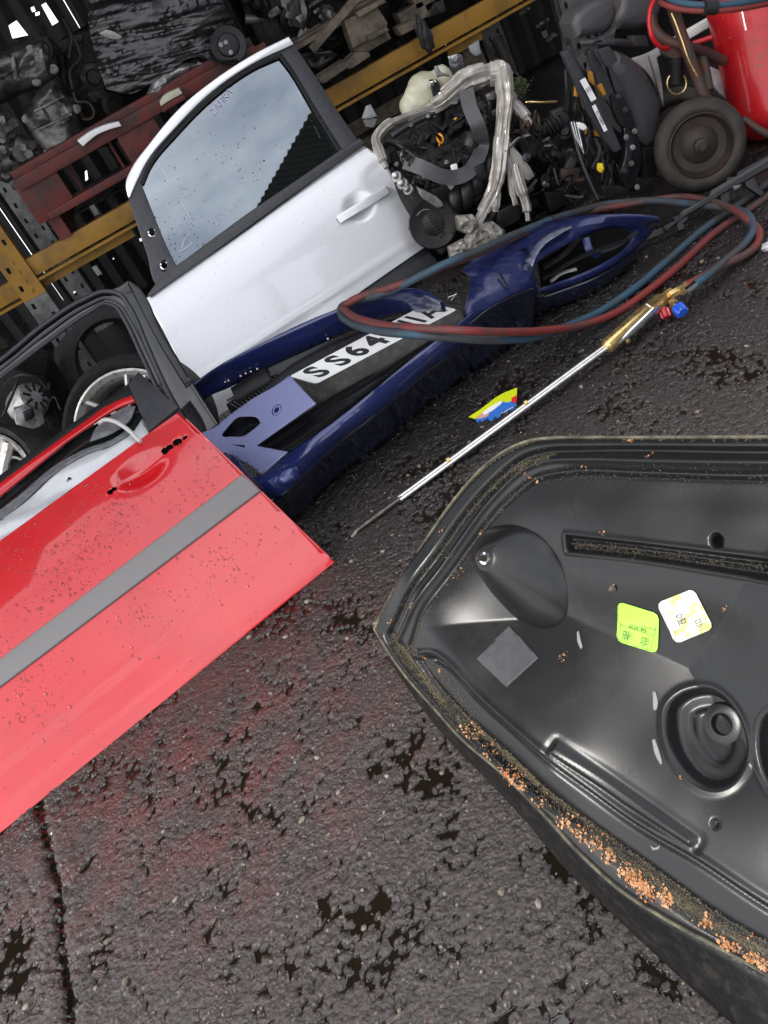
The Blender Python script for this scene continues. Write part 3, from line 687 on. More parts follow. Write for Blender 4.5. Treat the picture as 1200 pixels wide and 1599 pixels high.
# handle
a, b = SP.p(526, 347), SP.p(603, 300)
d = (b - a).normalized(); up_ = SP.n.cross(d)
mb = MB(); c = (a + b) / 2 + SP.n * .036
mb.box(c, ((b - a).length, .036, .02), ex=d, ey=up_, ch=.005); mb.build('handle', M['silver'], t)
mb = MB(); mb.box(b + SP.n * .028 - d * .012, (.035, .034, .018), ex=d, ey=up_, ch=.004); mb.build('handle_cap', M['mould'], t)
mb = MB(); mb.box(a + SP.n * .018 + d * .008, (.02, .022, .03), ex=d, ey=up_, ch=.003); mb.build('handle_foot', M['mould'], t)
u, v = SP.uv(346, 160); ang_ = math.atan2(SP.uv(366, 142)[1] - SP.uv(341, 173)[1], SP.uv(366, 142)[0] - SP.uv(341, 173)[0])
o = text('ZAFIRA', SP, u, v, .0075, .04, M['chalk'], t, 'chalk_lettering', rot=ang_, bold=-.0004, shear=.2, depth=.0002)
mb = MB(); rg = random.Random(3)
for i in range(330):
    u_, v_ = rg.uniform(-.15, .95), rg.uniform(.5, 1.1)
    if rg.random() < .7: u_, v_ = rg.gauss(.08, .14), rg.gauss(.72, .08)
    r = rg.uniform(.0012, .003)
    q = SP.w(u_, v_, .0065 - .06 * (v_ - .75) ** 2)
    mb.lathe(q, SP.n, [(r, 0), (r * .7, r * .35), (0, r * .5)], 6)
gl_uv = [SP.uv(a, b) for a, b in GL]
def inside(pt, poly):
    x, y = pt; c = False; j = len(poly) - 1
    for i in range(len(poly)):
        if (poly[i][1] > y) != (poly[j][1] > y) and x < (poly[j][0] - poly[i][0]) * (y - poly[i][1]) / (poly[j][1] - poly[i][1] + 1e-12) + poly[i][0]: c = not c
        j = i
    return c
for pts in ([(284, 388), (290, 372), (297, 366)], [(280, 394), (296, 384), (300, 380)], [(292, 352), (300, 346)], [(338, 352), (343, 346), (341, 343), (345, 341)], [(364, 349), (366, 346)], [(376, 283), (379, 287)], [(430, 155), (428, 160)]):
    mb = MB(); mb.tube(spline([SP.w(*SP.uv(a, b), .0066) for a, b in pts], 5), .0016, 5, flat=.4); mb.build('wipe_mark', M['chalk'], t)
mb2 = MB(); rg = random.Random(3)
for i in range(500):
    u_, v_ = (rg.uniform(-.15, .95), rg.uniform(.5, 1.1)) if rg.random() < .45 else (rg.gauss(.1, .16), rg.gauss(.7, .09))
    if not inside((u_, v_), gl_uv): continue
    r = rg.uniform(.001, .0026); mb2.lathe(SP.w(u_, v_, .0062 - .06 * (v_ - .75) ** 2), SP.n, [(r, 0), (r * .7, r * .35), (0, r * .5)], 6)
tag(mb2.build('water_drops', M['rubber'], t), kind='stuff')
mb = MB(); rg = random.Random(8); bd_uv = [SP.uv(a, b) for a, b in [(245, 475), (353, 392), (567, 240), (650, 365), (540, 460), (355, 640)]]
for i in range(160):
    u_, v_ = rg.uniform(-.3, 1.0), rg.uniform(0, .7)
    if inside((u_, v_), bd_uv):
        r = rg.uniform(.0006, .002); mb.lathe(SP.w(u_, v_, sdisp(u_, v_) + .012), SP.n, [(r, 0), (r * .7, r * .3), (0, r * .4)], 6)
tag(mb.build('dirt_specks', M['dirtgrey'], t), kind='stuff')

# ================================================================== RED DOOR
t = thing('red_car_door', 'red car door with grey side moulding and missing handle leaning near the ground', 'car door', RB)
rc = RP.uv(222, 735); re1 = RP.uv(258, 712); rdir = Vector((re1[0] - rc[0], re1[1] - rc[1])).normalized()
VT = RP.uv(280, 645)[1]
def rdisp(u, v):
    f = -.32 * max(0, v - (VT - .2)) ** 2 + .012
    f -= .9 * max(0, .07 - v) ** 2
    a = (u - rc[0]) * rdir.x + (v - rc[1]) * rdir.y; b = -(u - rc[0]) * rdir.y + (v - rc[1]) * rdir.x
    r = math.hypot(a / .098, b / .05)
    if r < 1: f -= .024 * (1 - r * r) ** 1.5
    f += .0025 / (1 + math.exp(-(v - .13) / .006))
    return f
holes = [[(252, 706), (256, 700), (260, 701), (262, 697), (270, 695), (272, 702), (266, 704), (263, 709), (256, 711)],
         [(278 + 7.5 * cos(a) + 2 * sin(a), 692 + 5 * sin(a) - 3 * cos(a)) for a in [i * pi / 5 for i in range(10)]],
         [(285, 688), (287, 684), (293, 681), (294, 685), (289, 689)],
         [(168, 772), (170, 767), (175, 766), (177, 762), (184, 762), (183, 767), (178, 769), (176, 774)]]
plate('outer_skin', RP, [(522, 878), (465, 824), (405, 767), (340, 704), (279, 644), (235, 675), (120, 758), (0, 845), (-140, 946), (-140, 1413), (0, 1300), (262, 1089)], M['red'], t, holes=holes, disp=rdisp, step=.016, solid=.0015, off=0, corner=25, k=3)
def redge(pts): return [RP.p(a, b) for a, b in pts]
plate('inner_panel', RP, [(512, 876), (405, 772), (287, 655), (240, 682), (-135, 955), (-135, 1400), (262, 1082)], M['rubber'], t, thick=.04, off=-.03, corner=25)
plate('side_moulding', RP, [(379, 744), (394, 756), (409, 770), (0, 1078), (-140, 1183), (-140, 1141), (0, 1033)], M['mould'], t, thick=.014, bev=.0065, off=.024, smooth=False)
p1, p2 = RP.p(0, 845) - RP.n * .012, RP.p(277, 646) - RP.n * .012
WT = lean(p1, p2, 205, 605, .19)
WP = plane3(p1, p2, WT)
plate('window_glass', WP, [(-140, 862), (0, 768), (100, 682), (165, 645), (208, 622), (238, 682), (120, 770), (0, 858), (-140, 960)], M['glass2'], t, disp=lambda u, v: -.4 * v * v + .0012 * noise.noise(Vector((u * 5, v * 16, 0))), step=.02, solid=.004, off=-.012, smooth=False)
plate('frame_seal', WP, [(-140, 848), (0, 744), (202, 600), (208, 607), (214, 622), (205, 621), (160, 641), (0, 758), (-140, 868)], M['rubber'], t, thick=.022, bev=.005, off=.008, corner=12, k=3)
plate('frame_bar', WP, [(-140, 866), (0, 757), (162, 639), (190, 625), (208, 619), (212, 628), (188, 637), (160, 653), (0, 777), (-140, 886)], M['red'], t, thick=.012, bev=.004, off=.008, corner=12, k=3)
plate('pillar_cover', WP, [(204, 606), (220, 587), (282, 643), (235, 680), (215, 632)], M['blacktrim'], t, thick=.02, bev=.004, off=.024, corner=30)
M['baresheet'] = mat('wet_bare_sheet', (.62, .63, .65), .3, .55, .06, 12, coat=.8, bump=.35, bscale=7, wave=(1, 3, 3))
M['greyfelt'] = mat('wet_grey_strip', (.12, .12, .13), .4, var=.2, vscale=60, bump=.3, bscale=250, coat=.4)
ht = [(108 + 2.6 * cos(a), 745.5 + 1.8 * sin(a)) for a in [i * pi / 4 for i in range(8)]]
plate('inner_sheet', WP, [(238, 684), (229, 662), (222, 652), (205, 676), (186, 690), (130, 712), (88, 738), (30, 790), (0, 812), (-140, 905), (-140, 985), (0, 872)], M['baresheet'], t, holes=[ht], disp=lambda u, v: .006 * noise.noise(Vector((u * 5, v * 12, 3))), step=.02, solid=.003, off=-.004, corner=60)
plate('sheet_edge_strip', WP, [(205, 676), (186, 690), (130, 712), (88, 738), (30, 790), (0, 812), (-140, 905), (-140, 890), (0, 797), (28, 776), (84, 729), (128, 704), (182, 683), (200, 670)], M['greyfelt'], t, thick=.006, bev=.002, off=.003, corner=60)
plate('rubber_wedge', WP, [(200, 634), (212, 634), (204, 655), (176, 676), (140, 690), (150, 668), (175, 648)], M['greyfelt'], t, thick=.006, bev=.002, off=.001, corner=60)
mb = MB(); q = WP.up(.03)
mb.tube(spline([q.p(154, 662), q.p(162, 656), q.p(176, 657), q.p(192, 665), q.p(206, 676), q.p(220, 690)], 5), .0065, 10); mb.build('cable', M['cable'], t)
mb = MB(); rg = random.Random(11)
mp_uv = [RP.uv(a, b) for a, b in [(515, 876), (405, 770), (283, 652), (0, 850), (0, 1290), (262, 1084)]]
mo_uv = [RP.uv(a, b) for a, b in [(379, 742), (411, 772), (0, 1082), (0, 1028)]]
clu = [RP.uv(a, b) for a, b in [(120, 880), (90, 930), (320, 770), (230, 960), (350, 690), (60, 1100), (30, 1040), (340, 880), (180, 800), (40, 870), (150, 840)]]
for i in range(1500):
    c = clu[rg.randrange(len(clu))]; u_, v_ = (rg.gauss(c[0], .07), rg.gauss(c[1], .045)) if rg.random() < .8 else (rg.uniform(-1.2, 1.3), rg.uniform(0, .65))
    if not inside((u_, v_), mp_uv) or inside((u_, v_), mo_uv): continue
    r = rg.uniform(.0009, .0026) if rg.random() < .85 else rg.uniform(.0026, .0042); s = rdisp(u_, v_)
    mb.lathe(RP.w(u_, v_, s), RP.n, [(r, 0), (r * .75, r * .4), (0, r * .55)], 7, rx=rg.uniform(1, 1.5), ph=rg.random())
tag(mb.build('water_drops', M['redwet'], t), kind='stuff')
hem = []
for (a, b), (c, d_) in (((-140, 1413), (0, 1300)), ((0, 1300), (262, 1089)), ((262, 1089), (521, 878)), ((521, 878), (465, 825)), ((465, 825), (405, 767)), ((405, 767), (340, 704)), ((340, 704), (281, 646))):
    for k in range(6): f = k / 6; u_, v_ = RP.uv(a + (c - a) * f, b + (d_ - b) * f); hem.append(RP.w(u_, v_, rdisp(u_, v_) - .003))
mb = MB(); mb.tube(hem, .0036, 8); mb.build('folded_edge', M['red'], t)

# ================================================================== BLACK DOOR FRAME
FP = Pl(AY(240, 600, 3.22), SP.n, SP.ex)
t = thing('black_door_frame', 'bare black car door frame with an empty window opening beside the silver door', 'door frame', G(300, 690))
plate('frame_panel', FP, [(-140, 652), (0, 567), (70, 508), (150, 456), (182, 448), (200, 437), (208, 441), (255, 520), (302, 597), (350, 672), (330, 700), (296, 690), (262, 645), (240, 598), (190, 496), (180, 482), (164, 476), (140, 488), (60, 546), (0, 592), (-140, 688)], M['blkgloss'], t, thick=.03, bev=.006, corner=50)
for nm, pts, r, h in [('outer_seal', [(-140, 646), (0, 563), (70, 506), (130, 468), (165, 455), (188, 460), (203, 480), (230, 540), (262, 610), (285, 650)], .0085, .012),
                      ('inner_seal', [(-140, 686), (0, 590), (60, 544), (140, 487), (164, 474), (182, 480), (193, 496), (220, 552), (245, 605)], .007, .01),
                      ('middle_seal', [(-140, 668), (0, 578), (70, 522), (140, 476), (166, 466), (186, 474), (204, 500), (232, 556), (262, 618)], .004, .006)]:
    mb = MB(); q = FP.up(h); mb.tube(spline([q.p(a, b) for a, b in pts], 6), r, 10); mb.build(nm, M['blacktrim'] if nm != 'inner_seal' else M['greyplastic'], t)
plate('jamb_strip', FP, [(200, 440), (207, 443), (254, 524), (300, 600), (292, 606), (246, 530)], M['greyplastic'], t, thick=.02, bev=.004, off=.02, corner=50)
plate('hinge_plate', FP, [(288, 592), (298, 590), (300, 596), (290, 600)], M['greyplastic'], t, thick=.015, bev=.003, off=.03)
mb = MB(); q = FP.up(.01)
for k in range(5): mb.tube(spline([q.p(330 - 4 * k, 700 + k), q.p(315 - 4 * k, 655 + 2 * k), q.p(296 - 3 * k, 626 + 3 * k)], 4), .004, 6)
tag(mb.build('wiring_boot', M['rubber'], t), kind='stuff')

# ================================================================== BLUE BUMPER
t = thing('blue_bumper', 'blue car bumper with white number plate and scuffed end lying beside the red door', 'bumper', G(600, 620))
def Z(x, y, z): return G(x, y, z)
top = [(283, 642, .22), (287, 620, .29), (305, 599, .35), (350, 567, .38), (400, 541, .39), (470, 506, .40), (533, 481, .40), (575, 466, .40), (612, 455, .40), (645, 451, .40), (668, 457, .40), (690, 471, .38)]
mid = [(286, 655, .20), (292, 635, .25), (312, 610, .29), (353, 585, .33), (408, 558, .34), (474, 527, .35), (536, 500, .35), (580, 484, .35), (620, 474, .35), (650, 470, .35), (670, 472, .35), (694, 478, .35)]
bot = [(290, 668, .17), (300, 645, .2), (322, 622, .24), (357, 605, .27), (415, 576, .28), (478, 547, .29), (540, 519, .29), (588, 500, .29), (628, 490, .29), (653, 487, .30), (672, 485, .31), (696, 484, .33)]
loft('grille_surround', [[Z(*q) for q in r] for r in (top, mid, bot)], M['blue'], t, solid=.006)
mb = MB()
for (x, y) in [(352, 596), (357, 594), (376, 587), (384, 583), (392, 580), (402, 576), (512, 529), (555, 508), (558, 507)]: mb.box(Z(x, y, .305), (.006, .006, .004))
tag(mb.build('scratch_speck', M['white'], t), kind='stuff')
# upper left arm of the bumper: sky reflection put into its paler blue
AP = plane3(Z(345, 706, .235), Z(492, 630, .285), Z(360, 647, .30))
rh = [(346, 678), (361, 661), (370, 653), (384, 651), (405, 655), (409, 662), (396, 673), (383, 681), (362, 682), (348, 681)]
plate('side_arm', AP, [(250, 712), (290, 690), (318, 674), (334, 668), (360, 648), (400, 622), (430, 606), (455, 588), (496, 632), (470, 650), (402, 697), (452, 707), (412, 742), (385, 724), (350, 706), (310, 730), (270, 735)], M['bluesheen'], t, holes=[rh], disp=lambda u, v: .01 * sin(u * 4), step=.02, solid=.005, corner=40)
plate('fog_pocket', AP.up(-.03), [(340, 680), (372, 645), (415, 650), (400, 680), (362, 690)], M['blkgloss'], t, thick=.004)
plate('arm_crease', AP, [(364, 695), (402, 697), (452, 706), (440, 709), (400, 703)], M['navy'], t, thick=.004, off=.004)
plate('arm_step', AP, [(421, 612), (436, 613), (474, 629), (473, 633), (450, 624)], M['navy'], t, thick=.004, off=.004)
p = AP.p(435, 642) + AP.n * .006
mb = MB(); mb.lathe(p, AP.n, [(.021, -.008), (.021, .002), (.018, .004), (.016, .001), (.012, .001), (.010, .003), (0, .0035)], 24); mb.build('parking_sensor', M['blue'], t)
# front face rolling down to the ridge and to the dark underside
r0 = [(300, 735, .20), (350, 708, .235), (412, 742, .235), (452, 708, .235), (478, 690, .235), (520, 660, .235), (565, 625, .24), (610, 588, .24), (650, 555, .24), (700, 518, .25), (745, 482, .26)]
r1 = [(320, 765, .17), (370, 745, .2), (420, 752, .22), (462, 722, .215), (492, 697, .21), (530, 668, .21), (570, 636, .215), (615, 598, .215), (655, 566, .215), (702, 530, .22), (755, 488, .22)]
r2 = [(345, 800, .11), (395, 785, .14), (440, 772, .17), (475, 740, .17), (505, 710, .17), (542, 680, .17), (582, 650, .175), (628, 612, .175), (668, 578, .175), (712, 546, .175), (772, 496, .17)]
loft('front_skin', [[Z(*q) for q in r] for r in (r0, r1, r2)], M['blue'], t, solid=.006, kr=1, ang=16)
def under(q, dz, back=.02):
    p = Z(*q); return Vector((p.x - back * .3, p.y + back, max(.0, p.z - dz)))
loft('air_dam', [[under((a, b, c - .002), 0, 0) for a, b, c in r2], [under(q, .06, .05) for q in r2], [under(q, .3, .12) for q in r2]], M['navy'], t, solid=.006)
mb = MB(); mb.blob(Z(448, 742, .2), (.045, .04, .03), .1, 2, 1, 3); mb.build('fog_bulge', M['blue'], t)
# dark lower grille between number plate and ridge
g0_ = [(402, 697, .23), (450, 664, .24), (495, 634, .25), (560, 596, .25), (640, 552, .25), (700, 514, .25), (738, 486, .26)]
g1_ = [(452, 706, .215), (480, 688, .215), (522, 657, .215), (570, 620, .215), (650, 553, .22), (700, 517, .23), (745, 482, .24)]
loft('lower_grille', [[Z(a, b, c - .03) for a, b, c in g0_], [Z(a, b, c - .03) for a, b, c in g1_]], M['plastic2'], t, solid=.004)
mb = MB()
for k in range(2):
    f = (k + .6) / 2; P_ = [Z(a * (1 - f) + c * f, b * (1 - f) + d_ * f, .21) for (a, b, _), (c, d_, _) in zip(g0_, g1_)]
    mb2 = MB(); mb2.tube(spline(P_, 4), .006, 6, flat=2); mb2.build('grille_bar', M['plastic2'], t)
# number plate on its bracket
PA, PB, PC, PD = Z(453, 585, .305), Z(493, 603, .264), Z(712, 480, .264), Z(672, 476, .305)
NP = plane3(PB, PC, (PA + PD) / 2)
c = (PA + PB + PC + PD) / 4; exv = (PC - PB).normalized()
NP = Pl(c, NP.n, exv)
NP.ex = ((PC - PB) + (PD - PA)) / 2 / .522; NP.ey = ((PA - PB) + (PD - PC)) / 2 / .104; NP.M = Matrix(((NP.ex.x, NP.ey.x, NP.n.x, c.x), (NP.ex.y, NP.ey.y, NP.n.y, c.y), (NP.ex.z, NP.ey.z, NP.n.z, c.z), (0, 0, 0, 1)))
q = NP.up(-.002)
mb = MB(); dn = Vector((.008, -.015, -.085)); mb.prism([NP.w(a * .265, b * .058, -.001) for a, b in ((-1, -1), (1, -1), (1, 1), (-1, 1))], dn); mb.build('plate_bracket', M['dirtgrey'], t)
W2, H2, rr = .26, .0555, .012
ol = []
for cx, cy, a0 in ((W2 - rr, H2 - rr, 0), (-W2 + rr, H2 - rr, 90), (-W2 + rr, -H2 + rr, 180), (W2 - rr, -H2 + rr, 270)):
    ol += [(cx + rr * cos(radians(a0 + 22.5 * i)), cy + rr * sin(radians(a0 + 22.5 * i))) for i in range(5)]
NPl = plate('number_plate', NP, ol, M['white'], t, uv=True, smooth=False, thick=.002, bev=.0006, off=.0015)
bord = plate('plate_border', NP, [(a * .982, b * .93) for a, b in ol], M['ink'], NPl, holes=[[(a * .973, b * .885) for a, b in ol]], uv=True, smooth=False, thick=.0006, off=.0022) if False else None
for s_, x_ in zip('SS64', (-.205, -.125, -.058, .012)):
    text(s_, NP, x_, 0, .002, .115, M['ink'], NPl, 'plate_character', bold=.004, sx=.86, depth=.0006)
for s_, x_ in zip('NIA', (.115, .165, .215)):
    text(s_, NP, x_, 0, .002, .112, M['ink'], NPl, 'plate_character', bold=.0026, sx=.75, depth=.0006)
# grille pieces behind the plate
loft('grey_web', [[Z(396, 628, .27), Z(450, 574, .29), Z(495, 548, .29), Z(540, 528, .29), Z(592, 506, .29), Z(650, 487, .30)], [Z(430, 612, .26), Z(458, 590, .28), Z(500, 566, .28), Z(545, 546, .28), Z(600, 520, .28), Z(668, 486, .29)]], M['greyplastic'], t, solid=.004)
VP = plane3(Z(357, 640, .25), Z(440, 587, .27), Z(372, 652, .235))
plate('vent_frame', VP, [(352, 630), (360, 624), (432, 582), (456, 590), (375, 652), (362, 650)], M['plastic2'], t, thick=.012, bev=.003, off=-.004, corner=30)
for k in range(15):
    f = k / 14; a0, b0 = 362 + (434 - 362) * f, 632 + (586 - 632) * f; a1, b1 = a0 + 16, b0 + 7 + 3 * (1 - f)
    pp, qq = VP.p(a0, b0), VP.p(a1, b1); mb = MB(); mb.box((pp + qq) / 2 + VP.n * .005, ((qq - pp).length, .0035, .008), ex=qq - pp, ey=VP.n.cross(qq - pp)); mb.build('vent_fin', M['dirtgrey'], t)
mb = MB(); mb.tube([VP.p(357, 628) + VP.n * .008, VP.p(433, 583) + VP.n * .008], .005, 8); mb.build('vent_edge', M['dirtgrey'], t)
mb = MB(); mb.cyl(Z(372, 622, .26), Z(425, 590, .27), .045, .045, 20); mb.build('duct', M['plastic2'], t)
# right wing of the bumper, scuffed, with headlight and fog openings
V = dict(a0=Z(694, 462, .33), a1=Z(712, 425, .35), a2=Z(760, 388, .33), a3=Z(805, 362, .31), a4=Z(850, 347, .28), a5=Z(900, 338, .26), a6=Z(950, 334, .24), a7=Z(1000, 334, .2), a8=Z(1034, 340, .16),
         b1=Z(735, 428, .33), b2=Z(778, 408, .31), b3=Z(815, 388, .29), b4=Z(852, 370, .27), b5=Z(895, 356, .25), b6=Z(940, 345, .22), b7=Z(990, 345, .18), b8=Z(1030, 346, .14),
         c0=Z(722, 486, .28), c1=Z(738, 446, .3), c2=Z(785, 432, .28), c3=Z(826, 418, .26), c4=Z(850, 400, .24), c5=Z(893, 377, .22), c6=Z(935, 356, .19), c7=Z(985, 352, .16), c8=Z(1012, 352, .12),
         d0=Z(735, 503, .23), d1=Z(757, 482, .24), d2=Z(795, 462, .23), d3=Z(832, 446, .21),
         e3=Z(841, 452, .15), e4=Z(870, 442, .12), e5=Z(918, 424, .11), e6=Z(960, 402, .1), e7=Z(992, 376, .1), e8=Z(1016, 356, .1),
         f3=Z(846, 462, .1), f4=Z(874, 452, .09), f5=Z(924, 434, .08), f6=Z(968, 410, .07), f7=Z(1000, 382, .07), f8=Z(1022, 360, .07))
F = [('a1', 'a2', 'b2', 'b1'), ('a2', 'a3', 'b3', 'b2'), ('a3', 'a4', 'b4', 'b3'), ('a4', 'a5', 'b5', 'b4'), ('a5', 'a6', 'b6', 'b5'), ('a6', 'a7', 'b7', 'b6'), ('a7', 'a8', 'b8', 'b7'),
     ('b1', 'b2', 'c2', 'c1'), ('b2', 'b3', 'c3', 'c2'), ('b3', 'b4', 'c4', 'c3'), ('b4', 'b5', 'c5', 'c4'), ('b5', 'b6', 'c6', 'c5'), ('b6', 'b7', 'c7', 'c6'), ('b7', 'b8', 'c8', 'c7'),
     ('c1', 'c2', 'd2', 'd1'), ('c2', 'c3', 'd3', 'd2'), ('c0', 'c1', 'd1', 'd0'), ('d3', 'c3', 'e3'),
     ('e3', 'e4', 'f4', 'f3'), ('e4', 'e5', 'f5', 'f4'), ('e5', 'e6', 'f6', 'f5'), ('e6', 'e7', 'f7', 'f6'), ('e7', 'e8', 'f8', 'f7'), ('c7', 'c8', 'e8', 'e7')]
vmesh('wing', V, F, M['bluedirty'], t, sub=1, solid=.006)
# dark face under the wing, down to the ground
wu = [(733, 505, .225), (758, 485, .235), (796, 464, .225), (833, 450, .20), (846, 464, .095), (874, 454, .085), (924, 436, .075), (968, 412, .065), (1000, 384, .065)]
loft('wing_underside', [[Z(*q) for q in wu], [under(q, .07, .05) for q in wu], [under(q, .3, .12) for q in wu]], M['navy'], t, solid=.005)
# broken black carrier inside the fog opening
for (a, b, r, m) in [([(848, 436, .15), (900, 405, .17), (985, 372, .14)], 0, .007, 'plastic2'), ([(850, 418, .19), (880, 398, .2), (905, 372, .21)], 0, .008, 'plastic2'), ([(915, 372, .2), (922, 392, .16), (935, 398, .13)], 0, .009, 'bluedirty'),
                     ([(905, 400, .14), (960, 386, .13), (995, 362, .13)], 0, .006, 'greyplastic'), ([(860, 440, .12), (875, 428, .13), (900, 420, .12)], 0, .006, 'sheetmetal')]:
    mb = MB(); mb.tube(spline([Z(*q) for q in a], 4), r, 6, flat=1.6); mb.build('carrier_rib', M[m], t)
M['void'] = mat('matt_black_backing', (.006, .006, .006), .9, spec=.1)
loft('fog_backing', [[Z(840, 410, .17), Z(890, 380, .17), Z(935, 360, .15), Z(1000, 350, .1)], [Z(846, 452, .1), Z(915, 425, .08), Z(970, 400, .06), Z(1005, 372, .06)]], M['void'], t, solid=.003)
M['creaseglint'] = mat('crease_glint_blue', (.3, .32, .42), .35, .3, col2=(.12, .13, .2), vscale=40)
loft('crease_glint', [[Z(892, 352, .262), Z(866, 361, .276), Z(845, 374, .280), Z(830, 392, .277), Z(820, 408, .27)], [Z(894, 355, .262), Z(872, 367, .276), Z(852, 381, .279), Z(838, 400, .274), Z(832, 416, .266)]], M['creaseglint'], t, solid=.003)  # specular streak along the crease painted as a pale ribbon
mb = MB(); mb.tube([Z(780, 425, .30), Z(795, 452, .25)], .004, 6); mb.tube([Z(808, 396, .285), Z(822, 388, .29), Z(826, 400, .28)], .006, 6); mb.build('clip_slot', M['navy'], t)
# bright chrome bracket by the plate
mb = MB(); mb.tube([Z(672, 480, .33), Z(700, 463, .36), Z(712, 460, .36), Z(706, 470, .34)], .0035, 6); mb.tube([Z(700, 463, .36), Z(692, 444, .38)], .0035, 6); mb.build('wire_bracket', M['chrome'], t)

# ================================================================== BLACK MOULDED PANEL
QA = G(590, 1000, .38)
QP = Pl(QA, (-.6, -.4, .7), (.8, -.2, .55))
t = thing('black_plastic_panel', 'large black moulded plastic car panel propped up with two inspection stickers', 'car panel', QA)
OUT = [(586, 992), (580, 983), (588, 965), (612, 920), (640, 876), (668, 832), (700, 786), (735, 744), (768, 714), (800, 695), (828, 686), (855, 683), (920, 682), (1000, 682), (1200, 681), (1330, 681),
       (1420, 900), (1480, 1200), (1500, 1480), (1380, 1600), (1280, 1575), (1200, 1528), (1120, 1483), (1040, 1440), (965, 1392), (901, 1334), (827, 1254), (770, 1200), (720, 1158), (672, 1105), (629, 1056), (600, 1015)]
def puv(pts, k=6, closed=False, corner=None): return [(v.x, v.y) for v in spline([(*QP.uv(a, b), 0) for a, b in pts], k, closed, corner)]
out_uv = puv(OUT, 6, True, 50)
us = [p[0] for p in out_uv]; vs_ = [p[1] for p in out_uv]
STEP = .0028
gu = np.arange(min(us) - STEP, max(us) + STEP, STEP); gv = np.arange(min(vs_) - STEP, max(vs_) + STEP, STEP)
UU, VV = np.meshgrid(gu, gv)
def inside_np(X, Y, poly):
    c = np.zeros(X.shape, bool); n = len(poly)
    for i in range(n):
        (x1, y1), (x2, y2) = poly[i], poly[(i + 1) % n]
        if y1 == y2: continue
        m = ((y1 > Y) != (y2 > Y)) & (X < (x2 - x1) * (Y - y1) / (y2 - y1) + x1); c ^= m
    return c
def sst(x): x = np.clip(x, 0, 1); return x * x * (3 - 2 * x)
def dist_closed(X, Y, poly):
    s = seg_dist(X, Y, list(poly) + [poly[0]]); return np.where(inside_np(X, Y, poly), s, -s)
D = dist_closed(UU, VV, out_uv)
def uvd(x, y):
    h = 0.0
    for _ in range(4):
        u, v = QP.up(h).uv(x, y); dd = float(dist_closed(np.array([u]), np.array([v]), out_uv)[0]); h = -.05 * float(sst(np.array([(dd - .10) / .28]))[0])
    return (u, v)
def puvd(pts, k=6, closed=False, corner=None): return [(v.x, v.y) for v in spline([(*uvd(a, b), 0) for a, b in pts], k, closed, corner)]
Hh = np.zeros_like(UU)
# broad dishing of the whole moulding
Hh -= .05 * sst((D - .10) / .28)
Hh += .012 * np.exp(-(seg_dist(UU, VV, puvd([(640, 900), (690, 985), (760, 1075), (860, 1190)])) / .06) ** 2)
def line(pts, w, h, k=6): 
    global Hh
    Hh += h * np.exp(-(seg_dist(UU, VV, puvd(pts, k)) / w) ** 2)
line([(1330, 706), (1200, 706), (900, 704), (855, 706), (818, 716), (772, 752), (722, 808), (670, 886), (630, 950), (606, 992)], .006, -.012)
line([(1330, 722), (1200, 722), (1000, 719), (900, 717), (860, 719), (828, 729), (780, 770), (730, 832), (685, 900), (648, 958), (622, 1004)], .005, .008)
line([(1330, 742), (1140, 742), (1000, 738), (880, 737), (838, 746), (795, 778), (745, 835), (700, 900), (660, 965), (640, 1010)], .005, -.009)
line([(612, 1000), (640, 1036), (680, 1085), (722, 1130), (780, 1180), (830, 1226), (905, 1290), (987, 1352), (1045, 1395), (1093, 1430), (1173, 1480), (1300, 1545)], .012, -.012)
FO = [(650, 1030), (668, 1060), (773, 1183), (859, 1258), (965, 1333), (1093, 1423), (1200, 1487), (1330, 1560)]
FI = [(1330, 1490), (1200, 1418), (1085, 1343), (987, 1285), (869, 1191), (822, 1151), (745, 1083), (702, 1037), (688, 1027), (668, 1024)]
dl = dist_closed(UU, VV, puvd(FO + FI, 5, True, 50))
Hh -= .010 * sst((dl + .002) / .006)
Hh += .0035 * np.exp(-((dl + .008) / .0055) ** 2)
line([(1330, 1495), (1200, 1423), (1087, 1349), (987, 1291), (869, 1197), (818, 1152), (742, 1086), (700, 1041), (680, 1030)], .0055, -.004)
for e_, w_ in (([(1039, 1130), (1042, 1105), (1060, 1086), (1085, 1077), (1110, 1078), (1130, 1090), (1152, 1118), (1166, 1162), (1160, 1198), (1142, 1222), (1117, 1231), (1090, 1224), (1066, 1202), (1048, 1172)], 0),
               ([(1183, 1160), (1190, 1125), (1212, 1108), (1245, 1110), (1280, 1150), (1300, 1200), (1290, 1245), (1255, 1262), (1215, 1245), (1192, 1205)], 1)):
    de = dist_closed(UU, VV, puvd(e_, 4, True))
    Hh -= .020 * sst((de + .001) / .011) + .008 * sst((de - .026) / .010)
    Hh += .002 * np.exp(-((de + .005) / .005) ** 2)
for cx, cy, r_, dp in ((1120, 844, .0085, .03), (1117, 1286, .005, .006), (656, 1018, .004, .01)):
    c = uvd(cx, cy); rr_ = np.hypot(UU - c[0], VV - c[1]); Hh -= dp * sst((r_ + .002 - rr_) / .0045)
ds = dist_closed(UU, VV, puvd([(883, 836), (1000, 849), (1200, 874), (1330, 888), (1330, 922), (1200, 904), (1000, 872), (886, 860)], 3, True, 40))
Hh -= .018 * sst((ds + .001) / .005)
line([(890, 848), (1000, 858), (1200, 886), (1330, 900)], .0035, .013, 3)
Hh += .003 * np.exp(-((ds + .003) / .003) ** 2)
dr = dist_closed(UU, VV, puvd([(875, 1159), (985, 1238), (1088, 1311), (1080, 1323), (975, 1254), (867, 1173)], 2, True, 20))
Hh += .006 * sst((dr + .001) / .005); Hh -= .0012 * np.exp(-((dr + .007) / .005) ** 2)
